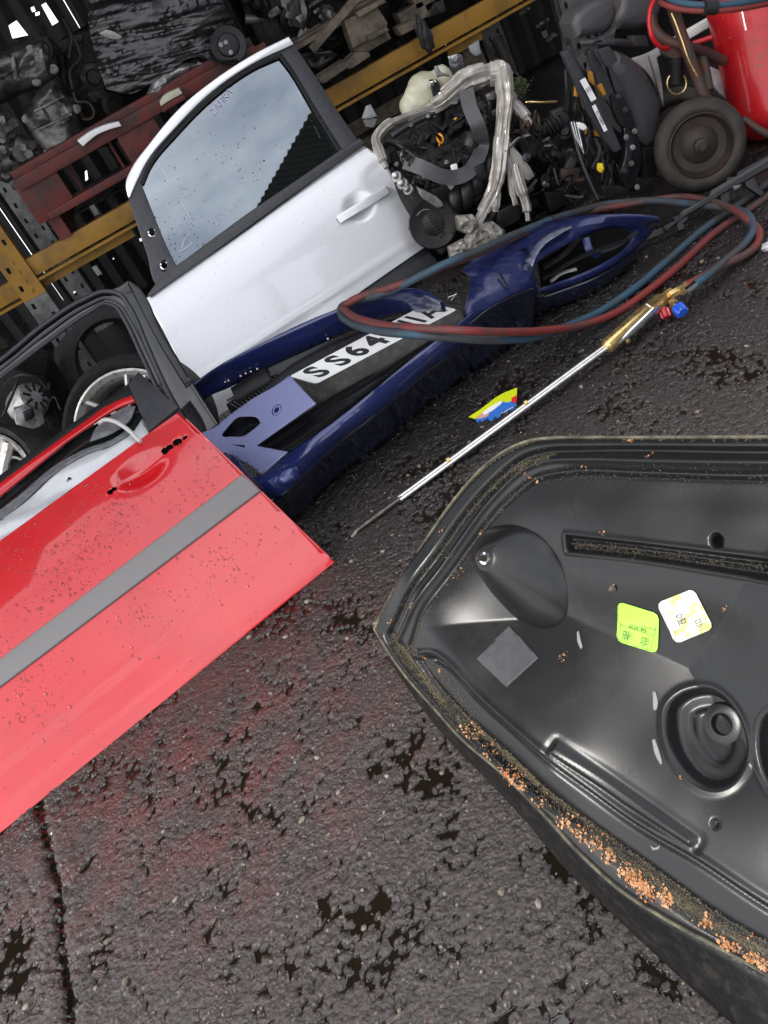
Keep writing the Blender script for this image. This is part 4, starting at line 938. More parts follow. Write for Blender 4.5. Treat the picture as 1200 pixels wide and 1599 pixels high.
# soft lumps and creases of the moulding
Hh += .0025 * samp(NB, UU, VV, .6) * sst(D / .12)
Hh += .006 * np.exp(-(seg_dist(UU, VV, puvd([(1330, 905), (1240, 925), (1200, 940), (1060, 915), (930, 905)])) / .05) ** 2)
Hh -= .010 * sst((.012 - D) / .012)
ny_, nx2 = UU.shape
keepv = D > 0
cell = keepv[:-1, :-1] | keepv[1:, :-1] | keepv[:-1, 1:] | keepv[1:, 1:]
used = np.zeros_like(keepv); used[:-1, :-1] |= cell; used[1:, :-1] |= cell; used[:-1, 1:] |= cell; used[1:, 1:] |= cell
need = used & ~keepv
# outer vertices slide onto the outline
PU, PV = UU.copy(), VV.copy(); poly = np.array(out_uv + [out_uv[0]])
xs_, ys_ = UU[need], VV[need]; bd = np.full(xs_.shape, 9.0); bx_ = xs_.copy(); by_ = ys_.copy()
for (a, b), (c, d_) in zip(poly[:-1], poly[1:]):
    dx, dy = c - a, d_ - b; tt = np.clip(((xs_ - a) * dx + (ys_ - b) * dy) / (dx * dx + dy * dy + 1e-12), 0, 1); qx, qy = a + tt * dx, b + tt * dy
    dd = np.hypot(xs_ - qx, ys_ - qy); m_ = dd < bd; bd[m_] = dd[m_]; bx_[m_] = qx[m_]; by_[m_] = qy[m_]
PU[need] = bx_; PV[need] = by_; Hh[need] = -.010
idx = -np.ones(used.shape, int); idx[used] = np.arange(used.sum())
jj, ii = np.nonzero(cell)
f4 = np.stack([idx[jj, ii], idx[jj, ii + 1], idx[jj + 1, ii + 1], idx[jj + 1, ii]], -1).astype(np.int32)
Mq = np.array(QP.M); co = np.stack([PU[used], PV[used], Hh[used], np.ones(used.sum())], -1) @ Mq.T
co = co[:, :3].astype(np.float32)
me = bpy.data.meshes.new('moulded_skin'); me.vertices.add(len(co)); me.vertices.foreach_set('co', co.ravel())
me.loops.add(f4.size); me.loops.foreach_set('vertex_index', f4.ravel()); me.polygons.add(len(f4))
me.polygons.foreach_set('loop_start', np.arange(0, f4.size, 4, dtype=np.int32)); me.polygons.foreach_set('loop_total', np.full(len(f4), 4, dtype=np.int32))
me.update(calc_edges=True)
finish('moulded_skin', me, M['plastic'], t, 180)
def PH(u, v):
    fu = float(np.clip((u - gu[0]) / STEP, 0, nx2 - 2)); fv = float(np.clip((v - gv[0]) / STEP, 0, ny_ - 2)); i, j = int(fu), int(fv); fu -= i; fv -= j
    return float((Hh[j, i] * (1 - fu) + Hh[j, i + 1] * fu) * (1 - fv) + (Hh[j + 1, i] * (1 - fu) + Hh[j + 1, i + 1] * fu) * fv)
def PH_cell(u, v):
    j = int(np.clip((v - gv[0]) / STEP, 0, ny_ - 1)); i = int(np.clip((u - gu[0]) / STEP, 0, nx2 - 1)); return float(Hh[j, i])
# turned-down rim
mb = MB(); n = len(out_uv); vsn = [QP.w(u, v, -.0095) for u, v in out_uv] + [QP.w(u, v, -.03) for u, v in out_uv] + [QP.w(u * .985 + .0, v * .985, -.055) for u, v in out_uv]
mb.add(vsn, [[k * n + i, k * n + (i + 1) % n, (k + 1) * n + (i + 1) % n, (k + 1) * n + i] for k in (0, 1) for i in range(n)])
mb.build('rim_flange', M['plastic2'], t)
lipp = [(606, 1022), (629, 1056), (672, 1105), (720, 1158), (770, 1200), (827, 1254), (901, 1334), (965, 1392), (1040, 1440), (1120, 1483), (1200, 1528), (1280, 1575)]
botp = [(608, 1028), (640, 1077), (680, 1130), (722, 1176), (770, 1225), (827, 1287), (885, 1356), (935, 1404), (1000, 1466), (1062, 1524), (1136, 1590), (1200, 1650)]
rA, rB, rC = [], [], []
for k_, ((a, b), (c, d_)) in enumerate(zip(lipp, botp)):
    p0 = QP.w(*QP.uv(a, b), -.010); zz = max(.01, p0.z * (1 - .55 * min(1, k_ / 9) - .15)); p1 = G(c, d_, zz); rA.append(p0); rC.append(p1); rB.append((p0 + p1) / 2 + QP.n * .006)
M['rimdust'] = mat('dusty_rim', (.04, .038, .03), .7, col2=(.17, .155, .1), vscale=30, thr=(.4, .65))
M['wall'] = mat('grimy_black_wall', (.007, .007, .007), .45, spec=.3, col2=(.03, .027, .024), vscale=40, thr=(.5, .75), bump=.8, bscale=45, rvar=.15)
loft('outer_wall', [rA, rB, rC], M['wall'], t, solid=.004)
mb = MB(); mb.tube([QP.w(u, v, -.0085) for u, v in out_uv + out_uv[:1]], .0028, 6); mb.build('rim_bead', M['rimdust'], t)
# mounting boss with stud
base = puvd([(737, 850), (748, 832), (772, 822), (808, 820), (842, 836), (868, 864), (884, 908), (888, 948), (874, 975), (848, 983), (816, 973), (782, 940), (752, 902), (736, 874)], 5, True)
capc = (lambda a: (a[0] + .0, a[1]))(QP.up(.04).uv(760, 872)); nb = len(base); rings = []
a0 = [math.atan2(v - sum(b[1] for b in base) / nb, u - sum(b[0] for b in base) / nb) for u, v in base]
for s_, hz in ((1.03, -.010), (1.0, -.001), (.97, .004), (.8, .017), (.6, .031), (.4, .0425), (.30, .0485), (.25, .05)):
    f = (s_ - .25) / .75; ring = []
    for (u, v), aa in zip(base, a0):
        cu_, cv_ = capc[0] + .0205 * cos(aa), capc[1] + .0205 * sin(aa)
        x_, y_ = u * f + cu_ * (1 - f), v * f + cv_ * (1 - f); bz = PH(*base[0]) * 0 + (PH(u, v) if f > .0 else 0)
        ring.append(QP.w(x_, y_, hz + (PH(u, v) * min(1, max(f, 0)) + PH(*capc) * (1 - min(1, max(f, 0))))))
    rings.append(ring)
mb = MB(); mb.add([p for r in rings for p in r], [[k * nb + i, k * nb + (i + 1) % nb, (k + 1) * nb + (i + 1) % nb, (k + 1) * nb + i] for k in range(len(rings) - 1) for i in range(nb)])
cc = QP.w(capc[0], capc[1], .05 + PH(*capc)); mb.lathe(cc, QP.n, [(.0207, -.0002), (.018, .0005), (0, .0005)], 30)
bs = mb.build('mounting_boss', M['plastic'], t, 50)
mb = MB(); mb.lathe(cc, QP.n, [(.011, .0006), (.0105, .0025), (.006, .003)], 20); mb.build('washer', M['chrome'], bs)
mb = MB(); mb.lathe(cc, QP.n, [(.0045, .002)] + [(.0045 if i % 2 else .0036, .003 + i * .0014) for i in range(12)] + [(.003, .021), (0, .021)], 12); mb.build('stud', M['rust'], bs)
# collars deep in the round recesses
for (cx, cy) in ((1118, 1133), (1262, 1165)):
    u, v = uvd(cx, cy); o_ = QP.w(u, v, PH(u, v)); mb = MB()
    mb.lathe(o_, QP.n, [(.033, -.004), (.0315, .006), (.029, .0115), (.026, .0125), (.0165, .0125), (.0155, .011), (.0150, -.01), (0, -.01)], 32); mb.build('collar', M['plastic'], t)
# square pad, stickers, smears
def onpanel(name, pts, m, h, th=.0008, corner=30, bev=0, sm=True, par=None):
    l = [uvd(a, b) for a, b in pts]; hc_ = PH(sum(p[0] for p in l) / len(l), sum(p[1] for p in l) / len(l))
    l2 = sp2(l, 5, corner) if sm else l
    me = fill2d(l2, [], 0, 0); bm = bmesh.new(); bm.from_mesh(me); bmesh.ops.remove_doubles(bm, verts=bm.verts, dist=1e-6)
    for ax in (0, 1):
        lo = min(p[ax] for p in l); hi = max(p[ax] for p in l); c_ = lo + .005
        while c_ < hi:
            bmesh.ops.bisect_plane(bm, geom=list(bm.verts) + list(bm.edges) + list(bm.faces), plane_co=(c_, 0, 0) if ax == 0 else (0, c_, 0), plane_no=(1, 0, 0) if ax == 0 else (0, 1, 0), dist=1e-7); c_ += .005
    for v_ in bm.verts: v_.co.z = PH(v_.co.x, v_.co.y) + h
    if sum(f.normal.z for f in bm.faces) < 0: bmesh.ops.reverse_faces(bm, faces=bm.faces)
    bm.to_mesh(me); bm.free(); me.transform(QP.M); o = finish(name, me, m, par or t, 60)
    md = o.modifiers.new('s', 'SOLIDIFY'); md.thickness = th; md.offset = -1
    return o
onpanel('square_pad', [(797, 976), (843, 1027), (798, 1073), (752, 1028)], M['greyplastic'], .0022, .002, sm=False)
def rc4(p, f=.13):
    out = []
    for i in range(4):
        a, b, c = p[i - 1], p[i], p[(i + 1) % 4]
        out += [(b[0] + (a[0] - b[0]) * f, b[1] + (a[1] - b[1]) * f), (b[0] + (a[0] - b[0]) * f * .3 + (c[0] - b[0]) * f * .3, b[1] + (a[1] - b[1]) * f * .3 + (c[1] - b[1]) * f * .3), (b[0] + (c[0] - b[0]) * f, b[1] + (c[1] - b[1]) * f)]
    return out
def sticker(c4, m, rows, name, lab):
    """c4: text-space top-left, top-right, bottom-right, bottom-left corners"""
    o = onpanel(name, rc4(c4), m, .0024, .0008, sm=False); o['label'] = lab
    tl, tr, br, bl = [Vector((*uvd(*q), 0)) for q in c4]; c = (tl + tr + br + bl) / 4
    hh = PH(c.x, c.y); ex = ((tr - tl) + (br - bl)).normalized(); wd = ((tr - tl).length + (br - bl).length) / 2; ht = ((tl - bl).length + (tr - br).length) / 2
    P2 = Pl(QP.w(c.x, c.y, hh + .0030), QP.n, QP.ex * ex.x + QP.ey * ex.y)
    tall = 1 if ((tl - bl).dot(Vector((-ex.y, ex.x, 0))) > 0) else -1
    for (s, fx, fy, sz, sx) in rows:
        text(s, P2, fx * wd, fy * ht * tall, .0004, sz * ht, M['ink'], o, 'print_lettering', sx=sx, bold=-.0001, depth=.00015)
    a, b = wd * .43, ht * .43
    for (x0, y0, x1, y1) in ((-a, -b, a, -b), (a, -b, a, b), (a, b, -a, b), (-a, b, -a, -b), (-a, b * .16, a, b * .16), (-a, -b * .18, a, -b * .18), (-a, -b * .55, a, -b * .55)):
        q0, q1 = P2.w(x0, y0, .0006), P2.w(x1, y1, .0006); mb = MB(); mb.box((q0 + q1) / 2, ((q1 - q0).length, .0006, .0003), ex=q1 - q0, ey=P2.n.cross(q1 - q0)); mb.build('print_rule', M['ink'], o)
GR = [(1028, 1021), (964, 1001), (969, 939), (1032, 959)]
sticker(GR, M['stickG'], [('合', -.22, .27, .25, .95), ('格', .24, .27, .25, .95), ('04-서열', .0, .0, .16, .95), ('201', -.24, -.16, .14, 1), ('(주)세진', .0, -.33, .17, .9)], 'green_sticker', 'bright green inspection sticker')
YE = [(1117, 981), (1056, 1006), (1029, 942), (1088, 919)]
sticker(YE, M['stickY'], [('合', -.25, .26, .24, .95), ('명', .1, .02, .3, .95), ('04', .28, .27, .15, .9), ('201', -.28, -.16, .12, 1), ('(주)세진', .05, -.33, .17, .9)], 'yellow_sticker', 'torn faded yellow inspection sticker')
for pts in ([(902, 987), (905, 985), (907, 995), (911, 1010), (908, 1014), (903, 1002)], [(1019, 1080), (1024, 1080), (1027, 1102), (1024, 1110), (1020, 1108)], [(1018, 1155), (1023, 1154), (1032, 1180), (1035, 1192), (1032, 1194), (1024, 1180)], [(1010, 1322), (1018, 1326), (1026, 1322), (1024, 1328), (1014, 1330)]):
    onpanel('smear', pts, M['mould'], .0016, .0006)
# dirt, moss and rust flakes lodged in the channel
mb = MB(); mo = MB(); dt = MB(); mbd = MB(); rg = random.Random(4)
def flake(B, u, v, r, k=5):
    h = PH(u, v); pts = []
    a0_ = rg.uniform(0, 6.3)
    for i in range(k): a = a0_ + 2 * pi * i / k; q = r * rg.uniform(.5, 1.2); pts.append(QP.w(u + q * cos(a), v + q * sin(a), h + .0006 + r * rg.uniform(.0, .9)))
    cpt = QP.w(u, v, h + r * rg.uniform(.4, 1.1)); B.add(pts + [cpt], [[i, (i + 1) % k, k] for i in range(k)])
CH = [(612, 1000), (640, 1036), (680, 1085), (722, 1130), (780, 1180), (830, 1226), (905, 1290), (987, 1352), (1045, 1395), (1093, 1430), (1173, 1480), (1240, 1515)]
chs = puvd(CH, 12)
for i in range(9000):
    k = rg.randrange(len(chs)); u, v = chs[k]; flake(mo, u + rg.gauss(0, .006), v + rg.gauss(0, .006), rg.uniform(.0004, .0018), 4)
def clump(B, cx, cy, sp_, n, r0=.0012, r1=.0035, ang=.88):
    for _ in range(n):
        if B is mb and rg.random() < .35: B2 = mbd
        else: B2 = B
        l = rg.gauss(0, sp_); w_ = rg.gauss(0, sp_ * .3 + 2); x = cx + l * cos(ang) * .8 - w_ * sin(ang); y = cy + l * sin(ang) * .8 + w_ * cos(ang)
        u, v = uvd(x, y); flake(B2, u, v, rg.uniform(r0, r1) * (1.5 if rg.random() < .06 else 1) * (.45 if rg.random() < .4 else 1), rg.choice((4, 5, 6)))
for cx, cy, sp_, n in ((733, 1142, 10, 90), (757, 1164, 4, 18), (766, 1178, 5, 18), (796, 1212, 13, 120), (815, 1228, 7, 60), (846, 1252, 8, 36), (882, 1282, 10, 60), (905, 1300, 8, 50), (927, 1316, 9, 60), (950, 1335, 9, 70), (985, 1368, 14, 190), (1008, 1388, 13, 190), (1040, 1405, 10, 120),
                       (1100, 1440, 8, 50), (1130, 1474, 9, 50), (1146, 1480, 6, 30), (1172, 1496, 8, 80), (1190, 1508, 8, 50), (1168, 1466, 3, 10)): clump(mb, cx, cy, sp_, int(n * .8))
for cx, cy in ((830, 745), (842, 752), (818, 738), (748, 832), (705, 870), (660, 1028), (684, 1048), (985, 688), (1012, 710), (911, 730), (943, 832), (963, 917), (1065, 1213), (878, 1028), (1134, 950), (690, 830), (650, 945), (610, 970), (720, 890), (882, 1022), (980, 688), (716, 900)): clump(mb, cx, cy, 3, 7, .0008, .0022)
for pts, n, s_ in (([(606, 992), (660, 900), (735, 795), (800, 732), (860, 712)], 1500, .006), ([(586, 985), (640, 880), (735, 748), (830, 688), (1000, 684), (1240, 683)], 1200, .0022), ([(640, 1020), (690, 930), (760, 820), (820, 755)], 700, .004), ([(895, 850), (1000, 862), (1200, 890)], 700, .004), ([(850, 740), (1000, 740), (1190, 745)], 300, .008), ([(650, 1020), (690, 1060), (740, 1120)], 500, .006)):
    l = puvd(pts, 14)
    for i in range(n): u, v = l[rg.randrange(len(l))]; flake(dt, u + rg.gauss(0, s_), v + rg.gauss(0, s_), rg.uniform(.0005, .0013), 4)
ok_uv = puvd([(640, 960), (840, 740), (1200, 745), (1200, 1400), (1000, 1290)], 2, True)
for i in range(2600):
    u, v = rg.uniform(min(us), max(us)), rg.uniform(min(vs_), max(vs_))
    if inside((u, v), ok_uv): flake(dt, u, v, rg.uniform(.0003, .0009), 3)
tag(mb.build('rust_flakes', M['rustflake'], t, smooth=False), kind='stuff')
M['rustdark'] = mat('brown_rust_crumb', (.16, .06, .025), .85, col2=(.4, .24, .13), vscale=90)
tag(mbd.build('leaf_crumbs', M['rustdark'], t, smooth=False), kind='stuff')
tag(mo.build('moss', M['moss'], t, smooth=False), kind='stuff')
tag(dt.build('dirt', M['moss'], t, smooth=False), kind='stuff')
p = uvd(961, 919); mb = MB(); mb.blob(QP.w(p[0], p[1], PH(*p) + .003), (.006, .006, .006), .5, 4, 2, 2); mb.build('pebble', M['stone'], t)

# ================================================================== CUTTING TORCH
t = thing('cutting_torch', 'long gas cutting torch with brass body and red and blue knobs lying on wet asphalt', 'torch', G(820, 640))
za, zb = .012, .05
ta, tb = G(566, 822, .01), G(948, 541, .05)
ax_ = (tb - ta).normalized(); sd_ = ax_.cross(Vector((0, 0, 1))).normalized(); upv = sd_.cross(ax_)
for k, (dx, dz) in enumerate(((.0065, .0), (-.0065, .001))):
    mb = MB(); st = ta + ax_ * .14
    mb.tube([st + sd_ * dx + upv * dz, (st + tb) / 2 + sd_ * dx + upv * (dz), tb + sd_ * dx + upv * dz], .0064, 12); mb.build('lance_tube', M['steel'], t)
mb = MB(); mb.tube([ta - ax_ * .02, ta + ax_ * .05, ta + ax_ * .15], [.007, .008, .006], 12); mb.build('tip', M['burnt'], t)
mb = MB(); mb.tube([ta - ax_ * .018, ta - ax_ * .03 - upv * .006, ta - ax_ * .045 - upv * .008], [.008, .009, .006], 12); mb.build('nozzle', M['burnt'], t)
for (x, y) in ((700, 719), (818, 632)):
    p = ta + ax_ * ((G(x, y, .03) - ta).dot(ax_)); mb = MB()
    mb.tube([p - ax_ * .005, p + ax_ * .005], .0165, 8, flat=.7); mb.build('tube_clip', M['brass'], t)
he = G(1012, 484, .062); hd = (he - tb).normalized()
Lg = (he - tb).length; mb = MB(); mb.lathe(tb, hd, [(0, -.008), (.016, -.008), (.019, -.004), (.0235, .0), (.0245, .006), (.0245, Lg - .006), (.022, Lg), (0, Lg)], 24); mb.build('grip', M['brass'], t, 30)
l0 = tb + sd_ * .018 - Vector((0, 0, .006)); l1 = he + sd_ * .014 - Vector((0, 0, .004))
mb = MB(); mb.tube([l0 + hd * .03, l0 + hd * .09, l1 + hd * .02], [.007, .015, .017], 12); mb.build('lever', M['chrome'], t)
mb = MB(); p = G(978, 531, .03); mb.lathe(p, sd_, [(0, -.01), (.006, -.009), (.006, .002), (.0085, .003), (.0085, .012), (.004, .014), (0, .014)], 14); mb.build('lever_knob', M['brass'], t)
h2_ = G(1034, 468, .066)
mb = MB(); mb.tube([he - hd * .012, he + hd * .004, he + hd * .012], [.02, .022, .016], 6); mb.build('collar_nut', M['white'] if False else M['chrome'], t, 20)
mb = MB(); mb.box((he + h2_) / 2 + hd * .008, ((h2_ - he).length + .012, .046, .03), ex=hd, ch=.008); mb.cyl(h2_, h2_ + hd * .045, .017, .014, 8); mb.build('valve_body', M['brass'], t, 25)
va, vb = G(1050, 462, .066), G(1056, 468, .055)
kb_ = G(1067, 489, .035); k0 = G(1049, 470, .06); dd_ = (kb_ - k0).normalized()
mb = MB(); mb.lathe(k0, dd_, [(0, 0), (.011, 0), (.011, .012), (.0145, .013), (.0145, .02), (.008, .022), (.008, .034), (0, .034)], 12); mb.build('valve_stem', M['brass'], t, 25)
def knob(o_, dr, m, r=.016, L_=.024):
    prof = []; mb = MB(); n = 40; a_ = Vector((0, 0, 1)); a_ = (a_ - dr * a_.dot(dr)).normalized(); b_ = dr.cross(a_); vs = []; hs_ = [(0, 0), (.8, 0), (1, .12), (1, .85), (.85, 1), (0, 1)]
    for (f, h) in hs_:
        for i in range(n): q = r * f * (1 + .09 * math.copysign(1, sin(i * 2 * pi / n * 6)) * (f > .7)); vs.append(o_ + dr * (h * L_) + (a_ * cos(2 * pi * i / n) + b_ * sin(2 * pi * i / n)) * max(q, 1e-5))
    mb.add(vs, [[k * n + i, k * n + (i + 1) % n, (k + 1) * n + (i + 1) % n, (k + 1) * n + i] for k in range(5) for i in range(n)]); return mb.build('valve_knob', m, t, 25)
knob(k0 + dd_ * .03, dd_, M['knobblue'], .0195, .034)
k1 = G(1036, 480, .045); kr = G(1042, 495, .02); dr_ = (kr - k1).normalized(); knob(k1 + dr_ * .006, dr_, M['knobred'], .018, .03)
mb = MB(); mb.lathe(k1 - dr_ * .01, dr_, [(0, 0), (.007, 0), (.007, .018), (0, .018)], 10); mb.build('valve_stem', M['brass'], t)
H1, H2_ = G(1067, 452, .07), G(1080, 448, .068)
mb = MB(); mb.tube([G(1046, 462, .068), G(1058, 455, .069), G(1062, 452, .069)], [.014, .014, .012], 6); mb.tube([G(1062, 454, .066), G(1072, 454, .066)], .014, 6); mb.build('hose_nut', M['brass'], t, 20)
mb = MB(); mb.tube([G(1056, 455, .072), G(1073, 443, .072)], .010, 8); mb.build('hose_ferrule', M['brass'], t, 25)
mb = MB(); mb.tube([G(1070, 456, .066), G(1086, 444, .066)], .0135, 8); mb.build('hose_ferrule', M['chrome'], t, 25)

# ================================================================== GAS HOSES
def hosepath(pts, k=8):
    P_ = spline([G(*q) for q in pts], k)
    return [p + Vector((noise.noise(p * 5), noise.noise(p * 5 + Vector((9, 0, 0))), .5 * noise.noise(p * 5 + Vector((0, 9, 0))) + .2)) * .005 for p in P_]
red = [(1070, 446, .07), (1100, 430, .06), (1135, 412, .04), (1168, 396, .025), (1186, 375, .02), (1184, 356, .03), (1168, 342, .05), (1140, 325, .06), (1100, 312, .07), (1060, 308, .08), (1015, 313, .10), (960, 323, .13), (900, 335, .18), (862, 347, .24), (800, 372, .33), (740, 398, .39), (690, 418, .41), (650, 436, .42), (612, 449, .43), (575, 459, .43), (550, 470, .43), (540, 478, .42), (546, 490, .42), (566, 500, .42), (600, 508, .41), (650, 513, .40), (720, 516, .36), (800, 518, .25), (860, 516, .14), (915, 507, .05), (965, 486, .013), (1010, 456, .011), (1050, 424, .011), (1085, 392, .011), (1120, 362, .011), (1160, 334, .011), (1200, 306, .011), (1280, 250, .011)]
blue = [(1084, 445, .066), (1105, 430, .06), (1140, 402, .045), (1165, 380, .03), (1178, 358, .035), (1172, 338, .05), (1148, 327, .05), (1110, 322, .06), (1070, 318, .07), (1020, 313, .10), (960, 318, .13), (900, 332, .2), (860, 345, .26), (800, 368, .34), (745, 392, .40), (700, 410, .43), (660, 430, .43), (620, 450, .42), (585, 462, .42), (556, 470, .41), (536, 478, .40), (534, 492, .40), (548, 504, .40), (580, 515, .40), (640, 523, .39), (710, 528, .33), (790, 530, .23), (850, 524, .12), (890, 508, .05), (940, 484, .013), (985, 455, .011), (1030, 418, .011), (1070, 383, .011), (1108, 352, .011), (1150, 322, .011), (1200, 288, .011), (1280, 232, .011)]
mb = MB(); mb.tube(hosepath(red), .0128, 12); o = mb.build('red_gas_hose', M['hoseR'], None, 180); tag(o, 'faded red gas hose looping from the cutting torch over the blue bumper', 'hose', 'torch hoses looped over the bumper')
mb = MB(); mb.tube(hosepath(blue), .0132, 12); o = mb.build('blue_gas_hose', M['hoseB'], None, 180); tag(o, 'faded blue gas hose looping from the cutting torch over the blue bumper', 'hose', 'torch hoses looped over the bumper')
mb = MB(); p = G(864, 346, .25); q = G(852, 350, .26); mb.tube([p, q], .024, 12, flat=.8); o = mb.build('tape_wrap', M['tape'], None); tag(o, 'black tape wound round the red and blue hoses above the bumper end', 'tape')

# ================================================================== TORN PRINTED CARD
t = thing('printed_card', 'torn yellow and blue printed card lying on the dark ground beside the torch tube', 'card', G(775, 640))
CP = Pl(G(775, 640, .008), (-.05, -.35, 1), (1, .2, 0))
plate('yellow_print', CP, [(732, 651), (752, 638), (775, 620), (788, 613), (808, 605), (807, 620), (795, 628), (784, 627), (765, 640), (752, 646), (742, 654)], M['tick_y'], t, thick=.0015, smooth=False)
plate('blue_print', CP, [(742, 655), (755, 648), (770, 637), (785, 626), (795, 626), (807, 612), (806, 630), (804, 637), (780, 655), (762, 662), (748, 664), (746, 659)], M['tick_b'], t, thick=.0015, off=-.0012, smooth=False)
plate('red_print', CP, [(799, 622), (808, 617), (807, 628), (800, 629)], M['tick_r'], t, thick=.0012, off=.0012, smooth=False)
plate('pink_print', CP, [(743, 654), (752, 646), (765, 645), (762, 650), (750, 654)], M['tick_p'], t, thick=.0012, off=.001, smooth=False)
plate('white_print', CP, [(753, 645), (768, 634), (783, 626), (785, 629), (770, 641), (757, 648)], M['white'], t, thick=.0012, off=.0012, smooth=False)
for k in range(7):
    x, y = 781 + 3.0 * k, 647 - 1.7 * k; plate('print_mark', CP, [(x, y), (x + 2, y - 1.6), (x + 2, y - .2), (x + .4, y + 1)], M['white'], t, thick=.001, off=.0014, smooth=False)
for k in range(3):
    x, y = 781 + 2.6 * k, 651.5 - 1.6 * k; plate('print_mark', CP, [(x, y), (x + 1.8, y - 1.4), (x + 2, y - .1), (x + .3, y + 1)], M['white'], t, thick=.001, off=.0014, smooth=False)

# ================================================================== THINGS ON AND UNDER THE RACK
def AYs(pts, Y): return [AY(a, b, Y) for a, b in pts]
def slabY(name, pts, Y, d, m, parent, bev=.006, k=4, corner=35, n=(0, -1, 0)):
    """block whose front face has this outline, at depth Y, d thick backwards"""
    c = AY(sum(p[0] for p in pts) / len(pts), sum(p[1] for p in pts) / len(pts), Y); pl = Pl(c, n, (1, 0, 0))
    return plate(name, pl, pts, m, parent, thick=d, bev=min(bev, d * .4), corner=corner, k=k)
def tubeY(name, pts, r, m, parent, n=10, flat=1.0, wob=0, k=6, seed=0):
    mb = MB(); P_ = spline([AY(*q) for q in pts], k)
    if hasattr(r, '__len__'):
        N = len(P_); r = [r[min(len(r) - 1, int(i / (N - 1) * (len(r) - 1)))] * (1 - (i / (N - 1) * (len(r) - 1)) % 1) + r[min(len(r) - 1, int(i / (N - 1) * (len(r) - 1)) + 1)] * ((i / (N - 1) * (len(r) - 1)) % 1) for i in range(N)]
    mb.tube(P_, r, n, flat=flat, wob=wob, seed=seed); return mb.build(name, m, parent, 60 if not wob else 25)
def boltY(x, y, Y, r, parent, m, n=(0, -.6, .8)):
    mb = MB(); mb.lathe(AY(x, y, Y), n, [(r * 1.5, 0), (r * 1.5, r * .4), (r, r * .5), (r, r * 1.5), (0, r * 1.5)], 8); return mb.build('bolt', m, parent, 25)

def castY(name, pts, Y, m, parent, depth=.2, bulge=.05, amp=.02, fr=9, seed=0, step=.012, n=(0, -1, .1), edge=.05):
    c = AY(sum(p[0] for p in pts) / len(pts), sum(p[1] for p in pts) / len(pts), Y); pl = Pl(c, n, (1, 0, 0))
    pu = sp2([pl.uv(a, b) for a, b in pts], 4, 40); pv = pu + pu[:1]; sg = [(Vector(a), Vector(b)) for a, b in zip(pv[:-1], pv[1:])]
    def dsp(u, v):
        p = Vector((u, v)); dm = 9
        for a, b in sg:
            ab = b - a; l2 = ab.dot(ab)
            if l2 < 1e-12: continue
            tq = max(0, min(1, (p - a).dot(ab) / l2)); dm = min(dm, (p - a - ab * tq).length)
        e = min(1, dm / edge); e = e * (2 - e); q = Vector((u * fr + seed, v * fr, seed))
        r = 1 - abs(noise.noise(q)) * 2.2; r2 = noise.noise(q * 2.7); cell_ = noise.cell(Vector((u * fr * .9 + seed, v * fr * .7, seed)))
        return bulge * e + e * amp * (r * .9 + r2 * .5 + cell_ * .45)
    o = plate(name, pl, pu, m, parent, uv=True, smooth=False, disp=dsp, step=step, solid=.006, ang=28)
    plate(name + '_core', pl, pu, m, parent, uv=True, smooth=False, thick=depth, off=-.004)
    return o
# ---- engine standing in front of the rack, with a grey film rope
EO = AY(740, 300, 4.35); EO.z = 0
t = thing('car_engine', 'bare car engine with cream bottle, black cam cover and grey film rope round it', 'engine', EO)
EP = Pl(AY(700, 250, 4.25), (-.05, -.72, .7), (1, 0, 0))
plate('cylinder_head', EP, [(606, 235), (650, 205), (700, 175), (750, 150), (790, 140), (815, 175), (830, 215), (800, 262), (745, 300), (690, 315), (650, 300), (622, 268)], M['engdark'], t, thick=.12, bev=.012, off=-.02)
mb = MB(); c = AY(730, 330, 4.45); mb.box(c, (.5, .42, .36), ch=.03); mb.build('engine_block', M['engdark'], t)
plate('cam_cover', EP, [(607, 222), (620, 205), (660, 188), (700, 165), (722, 150), (742, 178), (752, 215), (748, 240), (722, 258), (690, 268), (662, 262), (640, 245)], M['plastic2'], t, thick=.05, bev=.012, off=.025)
plate('cam_cover_ridge', EP, [(610, 215), (650, 192), (700, 166), (716, 156), (722, 166), (690, 182), (640, 206), (616, 222)], M['greyplastic'], t, thick=.03, bev=.01, off=.045)
for (x, y) in ((655, 214), (681, 200), (707, 184), (632, 226)):
    p = EP.p(x, y) + EP.n * .05; q = EP.p(x + 16, y + 11) + EP.n * .05
    mb = MB(); mb.box((p + q) / 2, ((q - p).length + .012, .036, .03), ex=q - p, ey=EP.n.cross(q - p), ch=.006); o = mb.build('ignition_coil', M['plastic2'], t)
    mb = MB(); mb.lathe(q + (q - p) * .55, EP.n, [(.016, -.01), (.016, .006), (.012, .012), (0, .012)], 12); mb.build('coil_plug', M['rubber'], o)
for (x, y) in ((671, 190), (645, 204), (698, 175), (713, 169), (742, 217), (697, 242), (699, 262), (657, 280), (630, 250), (622, 265), (650, 265)):
    mb = MB(); mb.lathe(EP.p(x, y) + EP.n * .045, EP.n, [(.012, 0), (.010, .004), (.006, .005), (.006, .010), (0, .010)], 8); mb.build('bolt', M['ally'], t, 25)
mb = MB(); mb.lathe(EP.p(715, 205) + EP.n * .045, EP.n, [(.034, 0), (.034, .018), (.03, .024), (.0, .024)], 20); mb.box(EP.p(715, 204) + EP.n * .072, (.055, .012, .014), ex=EP.ex, ey=EP.ey, ch=.003); o = mb.build('oil_filler_cap', M['plastic2'], t, 30)
mb = MB(); mb.box(EP.p(714, 202) + EP.n * .082, (.012, .006, .004), ex=EP.ex, ey=EP.ey); mb.build('yellow_mark', M['yel'], o)
ring = [EP.p(690 + 4.5 * cos(a) + 1.5 * sin(a), 230 + 7 * sin(a)) + EP.n * .07 for a in [i * 2 * pi / 14 for i in range(15)]]
